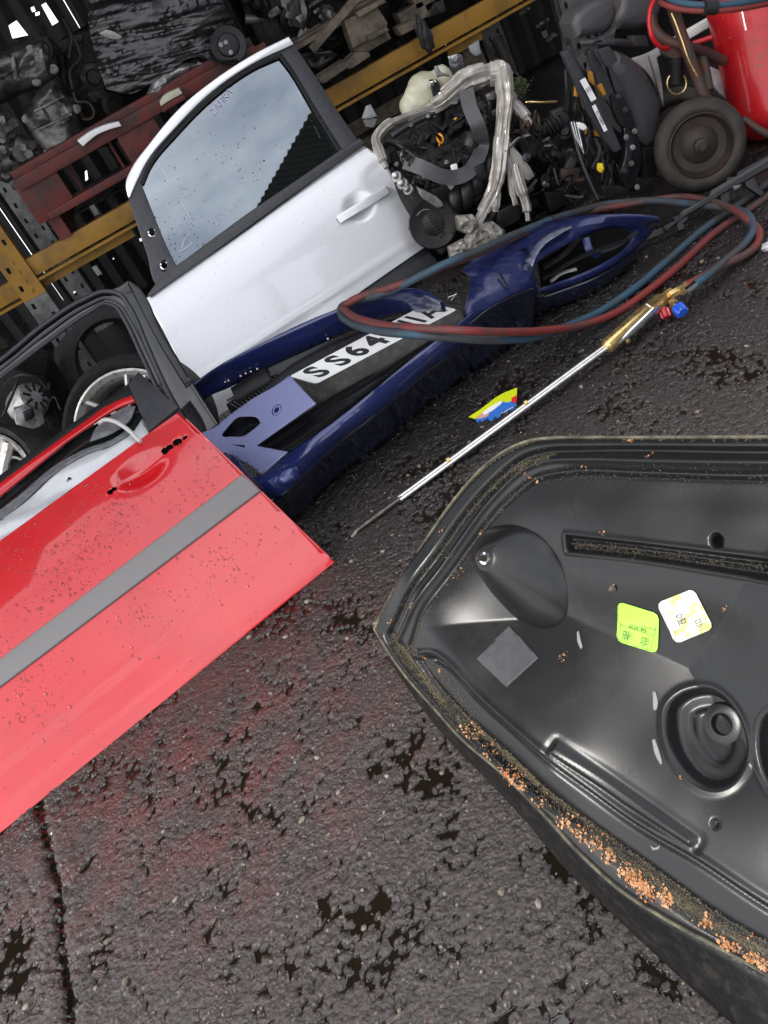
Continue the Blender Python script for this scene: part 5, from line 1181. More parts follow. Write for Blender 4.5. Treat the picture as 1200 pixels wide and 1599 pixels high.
mb = MB(); mb.tube(ring, .0042, 6, caps=False); mb.tube([EP.p(690, 222) + EP.n * .072, EP.p(688, 236) + EP.n * .04], .004, 6); mb.build('dipstick_ring', M['orange'], t)
tubeY('breather_hose', [(679, 132, 4.35), (683, 145, 4.28), (687, 165, 4.25), (688, 185, 4.28)], .022, M['plastic2'], t)
tubeY('hose_clamp', [(671, 131, 4.33), (676, 130, 4.33), (680, 134, 4.33)], .016, M['chrome'], t)
tubeY('wiring_loom', [(604, 218, 4.1), (625, 222, 4.05), (650, 232, 4.05), (665, 245, 4.05), (672, 258, 4.0)], .008, M['rubber'], t)
tubeY('wiring_loom', [(697, 215, 4.05), (706, 225, 4.05), (710, 240, 4.02), (712, 262, 3.98), (710, 275, 3.97)], .0055, M['rubber'], t)
tubeY('wiring_loom', [(650, 212, 4.08), (655, 228, 4.06), (662, 242, 4.05), (668, 252, 4.04)], .0045, M['rubber'], t)
tubeY('wiring_loom', [(728, 205, 4.06), (732, 215, 4.05), (730, 228, 4.05), (734, 236, 4.04)], .005, M['rubber'], t)
mb = MB(); p = AY(710, 265, 3.97); mb.box(p, (.028, .01, .045), ex=(1, .1, -.25), ch=.003); mb.build('plug_tag', M['white'], t)
mb = MB(); p = AY(702, 287, 3.98); mb.box(p, (.022, .02, .045), ex=(1, 0, .2), ch=.004); mb.build('plug_tag', M['sheetmetal'], t)
# flat grey straps
def strap(pts, wdt, m, name='strap', tw=0.0):
    P_ = spline([AY(*q) for q in pts], 6); mb = MB(); vs = []
    for i, p in enumerate(P_):
        T = (P_[min(i + 1, len(P_) - 1)] - P_[max(i - 1, 0)]).normalized(); v = (CAM - p).normalized(); sd = T.cross(v).normalized(); f = i / (len(P_) - 1)
        sd = (sd * cos(tw * f) + v * sin(tw * f)); vs += [p - sd * wdt / 2, p + sd * wdt / 2]
    mb.add(vs, [[2 * i, 2 * i + 1, 2 * i + 3, 2 * i + 2] for i in range(len(P_) - 1)]); o = mb.build(name, m, t, smooth=False); md = o.modifiers.new('s', 'SOLIDIFY'); md.thickness = .0015; return o
strap([(728, 140, 4.02), (735, 170, 3.98), (746, 195, 3.95), (752, 215, 3.97), (753, 226, 4.0), (745, 250, 3.96), (732, 268, 3.94), (712, 277, 3.94), (690, 275, 3.94), (660, 262, 3.96), (632, 252, 4.02)], .06, M['seatcover'])
# intake manifold runners
for k, (x, y) in enumerate(((742, 270), (725, 290), (706, 305), (760, 255))):
    tubeY('intake_runner', [(x + 10, y - 15, 4.15), (x + 5, y + 2, 4.0), (x + 2, y + 22, 4.0), (x - 6, y + 38, 4.1)], .036, M['plastic2'], t, 14)
slabY('manifold_flange', [(742, 262), (756, 255), (762, 275), (752, 284), (744, 278)], 3.93, .03, M['plastic2'], t)
plate('timing_cover', Pl(AY(655, 330, 4.02), (-.25, -.9, .3), (1, 0, 0)), [(612, 272), (640, 282), (672, 300), (700, 322), (712, 350), (708, 378), (690, 400), (668, 380), (645, 345), (620, 300)], M['engdark'], t, thick=.06, bev=.01)
for (x, y, r) in ((620, 276, .022), (629, 287, .024), (638, 296, .022)):
    mb = MB(); mb.lathe(AY(x, y, 3.98), (-.4, -.7, .6), [(r, -.01), (r, .006), (r * .6, .01), (r * .6, .026), (r * .4, .03), (0, .03)], 14); mb.build('stud_boss', M['ally'], t, 30)
slabY('bracket', [(652, 292), (664, 297), (690, 314), (695, 322), (684, 326), (676, 320), (660, 308)], 3.95, .03, M['ally'], t)
pc = AY(677, 350, 3.98); pn = Vector((-.35, -.9, .25)).normalized()
mb = MB(); mb.lathe(pc, pn, [(.105, -.05)] + [(.105 - .006 * (i % 2), -.045 + i * .006) for i in range(9)] + [(.098, .012), (.085, .006), (.05, .0), (.03, .012), (.012, .014), (0, .014)], 30); mb.build('crank_pulley', M['rubber'], t, 30)
for k in range(9):
    a = AY(666 + k * 2.6, 338 + k * 4.2, 3.90); b = AY(682 + k * 1.8, 333 + k * 4.0, 3.92); mb = MB(); mb.tube([a, b], .0035, 5); mb.build('pulley_groove', M['greyplastic'], t)
# right hand side clutter of the engine
for i, (nm, pts, Y, d, m) in enumerate([
    ('bracket', [(760, 148), (772, 141), (778, 148), (774, 156), (762, 158)], 4.1, .03, 'ally'),
    ('injector_rail', [(745, 160), (755, 156), (790, 200), (788, 208), (780, 206)], 4.1, .03, 'greyplastic'),
    ('bracket', [(766, 175), (776, 170), (782, 182), (776, 190), (768, 186)], 4.06, .02, 'ally'),
    ('heat_shield', [(752, 145), (775, 135), (786, 160), (785, 195), (768, 178)], 4.2, .05, 'engdark'),
    ('exhaust_flange', [(712, 338), (740, 335), (752, 345), (742, 360), (720, 352), (714, 362)], 3.95, .03, 'allyold'),
    ('sump', [(700, 335), (760, 330), (800, 350), (790, 392), (730, 405), (700, 380)], 4.1, .2, 'engdark'),
    ('gearbox_mount', [(778, 330), (808, 316), (816, 330), (812, 345), (784, 358), (776, 345)], 3.9, .06, 'plastic2')]): slabY(nm, pts, Y, d, M[m], t)
# expansion bottle
mb = MB(); c = AY(664, 147, 4.42)
mb.blob(c, (.098, .07, .09), .13, 2.2, 5, 4); mb.blob(c + Vector((.03, 0, -.06)), (.075, .065, .075), .15, 2.5, 9, 4); mb.blob(c + Vector((-.085, 0, -.02)), (.045, .05, .06), .1, 3, 3, 3); mb.blob(c + Vector((.10, 0, .02)), (.045, .05, .06), .15, 3, 4, 3)
o = mb.build('expansion_bottle', M['cream'], t, 180); md = o.modifiers.new('r', 'REMESH'); md.mode = 'VOXEL'; md.voxel_size = .008; md.use_smooth_shade = True; md2 = o.modifiers.new('s', 'SMOOTH'); md2.iterations = 5
slabY('bottle_bracket', [(679, 104), (683, 102), (690, 112), (702, 116), (704, 120), (692, 119), (684, 122)], 4.3, .02, M['ally'], t)
# film rope
def rope(pts, r, seed, m=M['wrap'], fl=.7):
    P_ = spline([AY(*q) for q in pts], 10); N = len(P_); n = 48; vs = []; a = Vector((0, 0, 1)); rg = random.Random(seed); ph = [rg.uniform(0, 6.28) for _ in range(6)]
    for i, p in enumerate(P_):
        T = (P_[min(i + 1, N - 1)] - P_[max(i - 1, 0)]).normalized(); a = (a - T * a.dot(T)).normalized() if abs(a.dot(T)) < .98 else T.orthogonal().normalized(); b = T.cross(a)
        rr_ = .82 * r[min(len(r) - 1, int(i / (N - 1) * (len(r) - 1) + .5))] if hasattr(r, '__len__') else r
        for k in range(n):
            th = 2 * pi * k / n; g_ = 1 + .10 * noise.noise(Vector((i * .10 + seed, cos(th) * 2.2, sin(th) * 2.2 + seed))) + .09 * sin(th * 5 + ph[0] + i * .05) + .08 * sin(th * 9 + ph[1] - i * .06) + .06 * sin(th * 17 + ph[2] + i * .09)
            vs.append(p + (a * cos(th) + b * sin(th) * fl) * rr_ * g_)
    mb = MB(); mb.add(vs, [[i * n + k, i * n + (k + 1) % n, (i + 1) * n + (k + 1) % n, (i + 1) * n + k] for i in range(N - 1) for k in range(n)] + [list(range(n))]); return mb.build('film_rope', m, t, 50)
rope([(604, 262, 4.02), (594, 240, 4.05), (588, 218, 4.1), (600, 200, 4.12), (630, 184, 4.12), (665, 170, 4.12), (690, 158, 4.1), (708, 142, 4.08), (725, 128, 4.08), (745, 120, 4.08), (770, 114, 4.08)], [.02, .035, .03, .03, .02, .022, .04, .05, .055, .06, .05], 1)
rope([(765, 115, 4.06), (782, 114, 4.05), (788, 130, 4.0), (790, 160, 3.98), (786, 195, 3.95), (782, 235, 3.93), (778, 270, 3.92), (770, 300, 3.92), (760, 320, 3.92), (748, 345, 3.9), (730, 372, 3.9), (716, 398, 3.88)], [.05, .055, .05, .045, .042, .045, .045, .04, .035, .026, .018, .016], 2)
rope([(790, 140, 4.0), (802, 160, 4.0), (815, 175, 3.98), (830, 195, 3.95)], [.03, .035, .035, .02], 3)
rope([(792, 215, 3.96), (796, 255, 3.92), (800, 295, 3.9), (806, 320, 3.88)], [.02, .02, .018, .015], 4)
rope([(775, 300, 3.92), (775, 318, 3.9), (774, 330, 3.9)], [.03, .026, .02], 5)
rope([(795, 225, 3.95), (812, 290, 3.9), (822, 320, 3.88), (825, 345, 3.86)], [.025, .04, .03, .016], 6)
slabY('film_flap', [(795, 222), (812, 240), (832, 268), (835, 275), (826, 282), (812, 275), (802, 258)], 3.9, .006, M['wrap'], t, bev=.001)
for k_, pts in enumerate(([(722, 378), (740, 350), (770, 345), (790, 360), (784, 390), (750, 402), (728, 398)], [(712, 336), (738, 334), (750, 350), (736, 366), (716, 358)], [(700, 384), (722, 372), (734, 390), (722, 404), (704, 402)])): castY('crumpled_film', pts, 3.87, M['wrap'], t, .03, bulge=.02, amp=.028, fr=26, seed=k_ * 5 + 1, step=.006, edge=.03, n=(0, -1, .4))
def clutter(par, n, xr, yr, Yr, seed, mats, sz=(.012, .04)):
    rg = random.Random(seed)
    for k in range(n):
        x, y = rg.uniform(*xr), rg.uniform(*yr); x = max(x, 632 + max(0, y - 240) * .62); p = AY(x, y, rg.uniform(*Yr)); s_ = rg.uniform(*sz); m = M[rg.choice(mats)]; q = rg.random(); mb = MB()
        if q < .3: mb.box(p, (s_ * 2, .03, s_), ex=(1, rg.uniform(-.3, .3), rg.uniform(-.9, .9)), ch=.003); nm = 'connector'
        elif q < .5: mb.lathe(p, (rg.uniform(-.5, .5), -1, rg.uniform(-.2, .7)), [(s_ * .8, -.02), (s_ * .8, .01), (s_ * .5, .014), (s_ * .45, .03), (0, .03)], 12); nm = 'fitting'
        else:
            a = p; b = p + Vector((rg.uniform(-.09, .09), rg.uniform(-.04, .04), rg.uniform(-.09, .09))); c = b + Vector((rg.uniform(-.09, .09), rg.uniform(-.02, .06), rg.uniform(-.09, .03))); mb.tube(spline([a, b, c], 5), rg.uniform(.0025, .009), 7); nm = 'pipe'
        mb.build(nm, m, par, 35)
clutter(t, 60, (612, 745), (215, 330), (3.98, 4.1), 3, ['plastic2', 'rubber', 'engdark', 'greyplastic', 'plastic2', 'allyold'])
clutter(t, 40, (740, 830), (150, 330), (4.0, 4.15), 4, ['plastic2', 'rubber', 'engdark', 'greyplastic', 'allyold', 'ally'], (.01, .03))
clutter(t, 26, (690, 800), (330, 395), (3.92, 4.02), 5, ['engdark', 'allyold', 'greyplastic', 'wrap'], (.01, .03))
# ---- gearbox mass right of the engine
GO = AY(850, 300, 4.2); GO.z = 0
t = thing('gearbox', 'dark oily gearbox with driveshaft boot between the wrapped engine and the seat', 'gearbox', GO)
for nm, pts, Y, d, m in [('casing', [(812, 190), (835, 205), (860, 228), (878, 250), (880, 290), (862, 318), (830, 322), (815, 290), (805, 240)], 4.15, .16, 'engdark'),
                         ('cover', [(838, 222), (858, 218), (872, 232), (868, 250), (850, 255), (838, 240)], 4.0, .04, 'greyplastic'),
                         ('bracket', [(815, 205), (835, 212), (845, 235), (838, 250), (820, 240), (812, 222)], 4.02, .03, 'rust'),
                         ('lower_arm', [(856, 262), (868, 252), (882, 262), (880, 300), (872, 330), (852, 330), (848, 305)], 3.98, .05, 'engdark')]: slabY(nm, pts, Y, d, M[m], t, bev=.012)
tubeY('pipe', [(812, 165, 4.3), (820, 160, 4.25), (850, 160, 4.22), (870, 159, 4.22)], .006, M['brass'], t)
tubeY('pipe', [(822, 205, 4.0), (840, 206, 3.98), (850, 216, 3.98)], .007, M['rubber'], t)
mb = MB(); mb.lathe(AY(852, 203, 3.98), (1, -.1, .1), [(.035 + .008 * (i % 2), i * .009) for i in range(9)], 16); mb.build('boot', M['rubber'], t, 30)
slabY('link_plate', [(863, 175), (880, 168), (890, 182), (886, 200), (872, 198)], 3.95, .04, M['greyplastic'], t)
tubeY('support_rod', [(884, 110, 4.05), (886, 150, 4.0), (882, 175, 3.95)], .010, M['plastic2'], t)
tubeY('strut', [(892, 190, 3.9), (905, 240, 3.85), (925, 290, 3.75), (936, 312, 3.7)], .007, M['greyplastic'], t)
slabY('casing_foot', [(850, 300), (880, 300), (885, 320), (860, 332)], 3.9, .1, M['engdark'], t)
clutter(t, 45, (812, 890), (195, 325), (3.9, 4.0), 8, ['engdark', 'plastic2', 'greyplastic', 'rust', 'allyold'], (.012, .04))
for k in range(5): tubeY('cooling_rib', [(872 + 2 * k, 262 + 12 * k, 4.0), (900, 250 + 12 * k, 4.0)], .006, M['engdark'], t)

# ---- car seat lying on its side
SO = AY(960, 290, 3.6); SO.z = 0
t = thing('vehicle_seat', 'grey vinyl car seat standing on its side with runner rails and labels facing out', 'car seat', SO)
slabY('seat_shell', [(968, 80), (990, 90), (1010, 110), (1026, 140), (1035, 168), (1033, 200), (1028, 225), (1012, 232), (1002, 222), (992, 190), (976, 150), (960, 118)], 3.62, .28, M['seatcover'], t, bev=.035)
slabY('headrest', [(896, 38), (902, 20), (922, 4), (945, -5), (962, 0), (968, 15), (962, 36), (950, 50), (925, 56), (904, 60)], 3.75, .16, M['seatcover'], t, bev=.03)
slabY('backrest', [(974, -30), (1030, -30), (1040, 0), (1030, 28), (1010, 42), (968, 46), (964, 30), (972, 10)], 3.95, .16, M['seatcover'], t, bev=.03)
slabY('headrest_neck', [(955, 50), (964, 40), (960, 66), (956, 70), (938, 66), (940, 58)], 3.72, .06, M['greyplastic'], t)
for nm, pts, Y, d, m in [('runner_rail', [(878, 82), (888, 76), (970, 230), (971, 233), (961, 238), (958, 235)], 3.45, .028, 'greyplastic'),
                         ('inner_rail', [(886, 72), (890, 70), (898, 84), (912, 108), (914, 110), (905, 108)], 3.47, .03, 'greyplastic'),
                         ('side_rail', [(918, 78), (926, 76), (946, 110), (965, 160), (962, 172), (950, 160), (930, 116)], 3.52, .03, 'greyplastic'),
                         ('side_rail', [(950, 104), (956, 104), (975, 140), (990, 180), (984, 190), (968, 160)], 3.52, .03, 'greyplastic'),
                         ('hinge_plate', [(934, 78), (952, 72), (958, 80), (966, 94), (948, 104), (942, 96)], 3.46, .02, 'greyplastic'),
                         ('recliner_plate', [(955, 150), (970, 144), (984, 170), (994, 196), (985, 205), (970, 195), (960, 175)], 3.5, .03, 'plastic2'),
                         ('lower_bracket', [(975, 200), (990, 200), (1000, 225), (1000, 262), (990, 292), (978, 296), (970, 270), (978, 240)], 3.5, .03, 'blkgloss'),
                         ('base_plate', [(940, 290), (975, 292), (985, 302), (945, 306)], 3.5, .08, 'plastic2'),
                         ('control_unit', [(988, 56), (1010, 56), (1014, 72), (990, 72)], 3.7, .05, 'greyplastic'),
                         ('cushion_foot', [(1006, 232), (1024, 230), (1026, 275), (1008, 280)], 3.6, .1, 'plastic2')]: slabY(nm, pts, Y, d, M[m], t, bev=.003)
for nm, pts, m in [('rail_label', [(906, 126), (914, 121), (932, 154), (924, 159)], 'white'), ('rail_label', [(925, 166), (930, 163), (949, 203), (944, 206)], 'white')]: slabY(nm, pts, 3.428, .003, M[m], t, bev=0)
RPl = Pl(AY(919, 140, 3.425), (0, -1, 0), AY(932, 154, 3.43) - AY(914, 121, 3.43))
for k in range(4): text('IIIIII', RPl, .0, .012 - .008 * k, .0008, .007, M['ink'], t, 'barcode_print', sx=1.6)
RPl2 = Pl(AY(937, 184, 3.425), (0, -1, 0), AY(949, 203, 3.43) - AY(930, 163, 3.43)); text('42 7200M', RPl2, 0, 0, .0008, .014, M['ink'], t, 'label_print')
tubeY('gas_strut', [(908, 66, 3.55), (935, 66, 3.5), (960, 66, 3.5), (985, 68, 3.55)], .013, M['greyplastic'], t)
tubeY('cable', [(914, 86, 3.45), (918, 76, 3.44), (930, 66, 3.43), (940, 64, 3.44)], .004, M['rubber'], t)
for pts in ([(900, 134), (905, 140), (903, 152), (899, 150)], [(908, 152), (914, 156), (920, 170), (914, 170)], [(915, 190), (918, 200), (916, 210)], [(934, 135), (940, 130), (948, 146), (944, 152)], [(928, 198), (936, 200), (938, 214), (930, 212)], [(920, 110), (926, 112), (930, 134), (922, 126)]): slabY('orange_spring', pts, 3.5, .02, M['orangefoam'], t, bev=.003)
for (a, b) in ((946, 152), (966, 150), (977, 171), (978, 214), (991, 205), (988, 230), (986, 255), (975, 266), (995, 292)): boltY(a, b, 3.46, .007, t, M['greyplastic'] if a < 978 else M['ally'], (0, -1, 0))
slabY('white_clip', [(902, 194), (906, 191), (914, 194), (918, 200), (912, 204), (905, 200)], 3.44, .02, M['white'], t, bev=.004)
mb = MB(); mb.blob(AY(938, 262, 3.42), (.012, .012, .018), .4, 3, 2, 3); mb.build('yellow_connector', M['yel'], t, 25)
rg = random.Random(9)
for k in range(26):
    x, y = 905 + k * 2.2 + rg.uniform(-8, 8), 150 + k * 5 + rg.uniform(-14, 14)
    tubeY('wire', [(x, y, 3.52), (x + rg.uniform(-10, 15), y + rg.uniform(5, 25), 3.5), (x + rg.uniform(-5, 20), y + rg.uniform(25, 50), 3.52)], rg.uniform(.003, .007), M[rg.choice(['rubber', 'plastic2', 'greyplastic', 'engdark'])], t, 5, k=3)
slabY('frame_web', [(895, 120), (920, 110), (960, 200), (985, 215), (995, 300), (940, 300), (915, 220)], 3.62, .05, M['engdark'], t)
for k in range(3): tubeY('spring_wire', [(893 + 4 * k, 190, 3.45), (900 + 4 * k, 215 + 3 * k, 3.44), (912, 240, 3.43)], .0025, M['chrome'], t, 5)

# ---- sheet metal and dark mass behind the seat
t = thing('sheet_metal_offcut', 'pale grey sheet metal piece standing between the car seat and the trolley', 'metal sheet', Vector((AY(1010, 150, 3.75).x, 3.75, 0)))
slabY('folded_sheet', [(985, 92), (1018, 80), (1028, 74), (1034, 84), (1026, 90), (1034, 130), (1037, 165), (1030, 145), (1008, 110)], 3.72, .012, M['sheetmetal'], t, bev=.002)
tubeY('folded_edge', [(1012, 86, 3.7), (1020, 110, 3.7), (1030, 148, 3.7)], .003, M['chrome'], t)
t = thing('white_channel', 'short white painted channel section behind the rusty trolley tube', 'metal section', AY(1090, 50, 3.9))
slabY('web', [(1050, 62), (1105, 30), (1150, 6), (1155, 16), (1110, 42), (1058, 72)], 3.9, .03, M['white'], t, bev=.003)

# ---- cylinder trolley
TO = AY(1095, 300, 3.45); TO.z = 0
t = thing('cylinder_trolley', 'rusty two wheeled gas cylinder trolley with a solid rubber tyre', 'trolley', TO)
wc = AY(1093, 226, 3.42); wn = Vector((-.30, -.93, .14)).normalized()
def wheel(name, c, n, R, wd, par, prof_in, m_t, m_r):
    mb = MB(); w2 = wd / 2
    mb.lathe(c, n, [(R * .70, w2 * .7), (R * .74, w2 * .95), (R * .84, w2), (R * .95, w2 * .7), (R, w2 * .25), (R, -w2 * .25), (R * .95, -w2 * .7), (R * .7, -w2 * .9)], 40); o = mb.build(name, m_t, par, 60)
    mb = MB(); mb.lathe(c, n, prof_in, 36); mb.build('rim', m_r, o, 40); return o
wheel('wheel', wc, wn, .168, .085, t, [(.120, .030), (.113, .034), (.108, .012), (.098, -.004), (.07, -.008), (.055, .004), (.034, .012), (.026, .014), (.026, .04), (.014, .046), (.014, .058), (0, .058)], M['tyre2'], M['rust'])
wc2 = wc + wn * -.46; wheel('wheel', wc2, wn, .168, .085, t, [(.120, .030), (.1, 0), (.03, .01), (.026, .04), (0, .04)], M['tyre2'], M['rust'])
mb = MB(); mb.tube([wc, wc2], .013, 10); mb.build('axle', M['trolley'], t)
tubeY('frame_tube', [(1048, 5, 3.5), (1056, 30, 3.5), (1072, 75, 3.48), (1088, 118, 3.47), (1104, 160, 3.46), (1120, 190, 3.5)], .021, M['trolley'], t, 12)
tubeY('frame_tube', [(1092, 78, 3.58), (1100, 100, 3.55), (1108, 140, 3.52)], .017, M['trolley'], t, 12)
tubeY('cross_tube', [(1018, 25, 3.56), (1022, 45, 3.54), (1036, 60, 3.52), (1062, 70, 3.5), (1092, 78, 3.55), (1130, 95, 3.6)], .019, M['trolley'], t, 12)
tubeY('lower_tube', [(1160, 185, 3.42), (1190, 205, 3.38), (1230, 222, 3.36)], .014, M['trolley'], t, 10)
slabY('bracket_plate', [(1032, 72), (1062, 66), (1074, 80), (1062, 94), (1046, 90), (1034, 84)], 3.5, .02, M['trolley'], t)
tubeY('hanging_bar', [(1056, 90, 3.52), (1057, 110, 3.52), (1057, 130, 3.52)], .028, M['engdark'], t, 12)
mb = MB(); pts = [AY(1057 + 15 * cos(a), 130 + 17 * sin(a), 3.46) for a in [-.75 + i * (pi + 1.5) / 18 for i in range(19)]]; mb.tube(pts, .003, 6); mb.build('wire_loop', M['brass'], t)
tubeY('red_rod', [(1082, 68, 3.55), (1112, 58, 3.52)], .01, M['tank'], t)
# yellowish worn edge on the tube
tubeY('worn_edge', [(1049, 20, 3.482), (1065, 62, 3.462), (1075, 92, 3.45), (1089, 119, 3.442)], .004, M['brass'], t, 6)
slabY('grey_panel', [(1106, 102), (1130, 112), (1142, 140), (1150, 165), (1120, 140), (1114, 130)], 3.7, .02, M['sheetmetal'], t)

# ---- red gas cylinder
RO = AY(1190, 190, 3.55); RO.z = 0
t = thing('gas_cylinder', 'scratched red gas cylinder strapped upright on the rusty trolley', 'gas cylinder', RO)
ca = AY(1212, 190, 3.52); cb = AY(1132, 20, 3.72)
# axis from the base upwards, leaning back on the trolley
base_c = AY(1214, 174, 3.55); top_c = AY(1165, -40, 3.72); axv = (top_c - base_c).normalized()
R_ = .168
mb = MB(); Lc = 1.25
mb.lathe(base_c, axv, [(0, -.09), (R_ * .55, -.082), (R_ * .85, -.05), (R_ * .97, -.015), (R_, .03), (R_, .30), (R_ * 1.004, .302), (R_ * 1.004, .306), (R_, .308), (R_, Lc * .8), (R_ * .8, Lc * .9), (R_ * .3, Lc * .97), (0, Lc)], 56); o = mb.build('body', M['tank'], t, 50)
mb = MB(); rg = random.Random(6)
vw = (CAM - base_c); vw = (vw - axv * vw.dot(axv)).normalized(); sd = axv.cross(vw)
for k in range(120):
    th = rg.gauss(.15, .35) if k < 80 else rg.uniform(-.9, .9); h = rg.gauss(.23, .045) if k < 80 else rg.uniform(0, .6); n_ = vw * cos(th) + sd * sin(th); p = base_c + axv * h + n_ * (R_ * 1.004 + .0004); tg = axv.cross(n_)
    l, w_ = rg.uniform(.002, .012), rg.uniform(.0008, .0028); a = rg.uniform(0, 3.14); e1 = (tg * cos(a) + axv * sin(a)); e2 = n_.cross(e1)
    mb.add([p - e1 * l, p + e2 * w_, p + e1 * l, p - e2 * w_], [[0, 1, 2, 3]])
tag(mb.build('scratch', M['scratch'], t, smooth=False), kind='stuff')
# hoses hung round the cylinder
def hz(name, pts, r, m, lab):
    mb = MB(); mb.tube(spline([AY(*q) for q in pts], 7), r, 12); o = mb.build(name, m, None, 180); return tag(o, lab, 'hose', 'hoses hung over the gas cylinder')
hz('hanging_hose', [(1290, -20, 3.4), (1200, 5, 3.34), (1150, 14, 3.33), (1100, 17, 3.36), (1060, 14, 3.42), (1035, 6, 3.48), (1022, -2, 3.55), (1010, -20, 3.65)], .0105, M['hoseR'], 'faded red hose hung across the top of the red gas cylinder')
hz('hanging_hose', [(1290, -32, 3.4), (1200, -4, 3.34), (1150, 5, 3.33), (1100, 8, 3.36), (1062, 4, 3.42), (1042, -4, 3.48), (1030, -20, 3.6)], .0115, M['hoseB'], 'faded blue hose hung across the top of the red gas cylinder')
hz('hanging_hose', [(1024, -6, 3.5), (1016, 14, 3.48), (1014, 34, 3.47), (1018, 56, 3.46), (1030, 72, 3.47), (1044, 76, 3.5)], .0085, M['tank'], 'bright red thin hose curving down in front of the rusty trolley')
mb = MB(); mb.tube([AY(1100, 12, 3.352), AY(1119, 11, 3.347)], .025, 12, flat=.95); tag(mb.build('tape_wrap', M['tape'], None), 'black tape wound round the hoses on the red gas cylinder', 'tape')

# ---- black plastic trim strip running to the trolley
t = thing('plastic_trim_strip', 'long dark grey plastic trim strip with clips beyond the blue bumper end', 'trim', G(1100, 310))
TP = Pl(G(1100, 312, .09), (-.25, -.8, .55), (1, .2, 0))
plate('strip', TP, [(1036, 353), (1060, 341), (1062, 331), (1106, 307), (1110, 297), (1134, 283), (1136, 276), (1150, 275), (1152, 268), (1205, 239), (1275, 200), (1280, 216), (1205, 259), (1160, 285), (1140, 295), (1112, 313), (1068, 339), (1040, 361)], M['plastic2'], t, thick=.02, bev=.003, smooth=False)
plate('thin_strip', TP, [(868, 424), (960, 382), (1038, 350), (1042, 360), (960, 394), (880, 434)], M['plastic2'], t, thick=.012, bev=.003, smooth=False, off=-.03)
plate('strip_top_face', TP, [(1064, 331), (1108, 307), (1112, 297), (1136, 283), (1150, 276), (1205, 243), (1275, 204), (1276, 208), (1205, 249), (1150, 282), (1116, 303), (1066, 336)], M['greyplastic'], t, thick=.006, smooth=False, off=.003)
for pts in ([(1050, 338), (1072, 330), (1076, 342), (1060, 352)], [(1124, 298), (1140, 293), (1142, 312), (1128, 324)], [(1160, 276), (1178, 270), (1186, 290), (1196, 300), (1190, 306), (1178, 298), (1166, 290)], [(1056, 350), (1068, 346), (1070, 356), (1060, 360)]): plate('clip', TP, pts, M['plastic2'], t, thick=.03, bev=.003, off=-.01, corner=20)
slabY('clip_screw', [(1146, 292), (1158, 288), (1158, 292), (1148, 297)], TP.p(1150, 292).y - .03, .01, M['ally'], t, bev=.002)

# ---- stone at the frame edge
mb = MB(); mb.blob(G(1199, 385, .01), (.02, .016, .014), .3, 2.5, 3, 3); tag(mb.build('broken_stone', M['sheetmetal'], None, 30), 'pale broken stone on the asphalt past the hose loop', 'stone')

# ---- alloy wheels under the rack
def alloy(cx, cy, Y, R, n, lab, spoke_pairs=True, ph=0.0, ns=7):
    c = AY(cx, cy, Y); t = thing('alloy_wheel', lab, 'wheel', Vector((c.x, c.y, 0)), 'alloy wheels under the rack'); n = Vector(n).normalized()
    mb = MB(); mb.lathe(c, n, [(R * .80, .07), (R * .84, .10), (R * .91, .108), (R * .97, .09), (R, .06), (R, -.08), (R * .95, -.1), (R * .78, -.09)], 56); mb.build('tyre', M['tyre'], t, 50)
    mb = MB(); mb.lathe(c, n, [(R * .80, .09), (R * .81, .10), (R * .78, .104), (R * .73, .094), (R * .69, .07), (R * .675, .03), (R * .66, -.02), (R * .64, -.08)], 56); o = mb.build('rim', M['alloy'], t, 40)
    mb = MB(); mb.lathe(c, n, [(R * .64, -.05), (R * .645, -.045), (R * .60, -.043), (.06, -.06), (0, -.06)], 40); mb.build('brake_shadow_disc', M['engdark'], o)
    mb = MB(); mb.lathe(c, n, [(R * .56, -.03), (R * .55, -.01), (R * .52, -.008), (R * .51, -.03)], 48); mb.build('inner_ring', M['alloy'], o)
    a = Vector((0, 0, 1)); a = (a - n * a.dot(n)).normalized(); b = n.cross(a)
    for k in range(ns):
        for s in ((-.035, .035) if spoke_pairs else (0,)):
            th = ph + 2 * pi * k / ns; dr = a * cos(th) + b * sin(th); tg = n.cross(dr)
            mb = MB(); mb.tube([c + dr * .05 + tg * s * .5 + n * .05, c + dr * R * .45 + tg * s * .9 + n * .07, c + dr * R * .755 + tg * s + n * .088], [.014, .010, .009] if spoke_pairs else [.03, .022, .026], 8, flat=1.0); mb.build('spoke', M['alloy'], o)
    mb = MB(); mb.lathe(c, n, [(.075, .02), (.07, .055), (.04, .06), (.03, .052), (0, .052)], 24); mb.build('hub', M['alloy'], o)
    return t
alloy(222, 668, 3.55, .285, (-.1, -.85, .35), 'alloy wheel with paired thin spokes seen through the black door frame opening', ph=.75, ns=5)
alloy(8, 770, 3.35, .25, (-.2, -.6, .6), 'alloy wheel with broad spokes lying low behind the red door top', False, .3, 6)

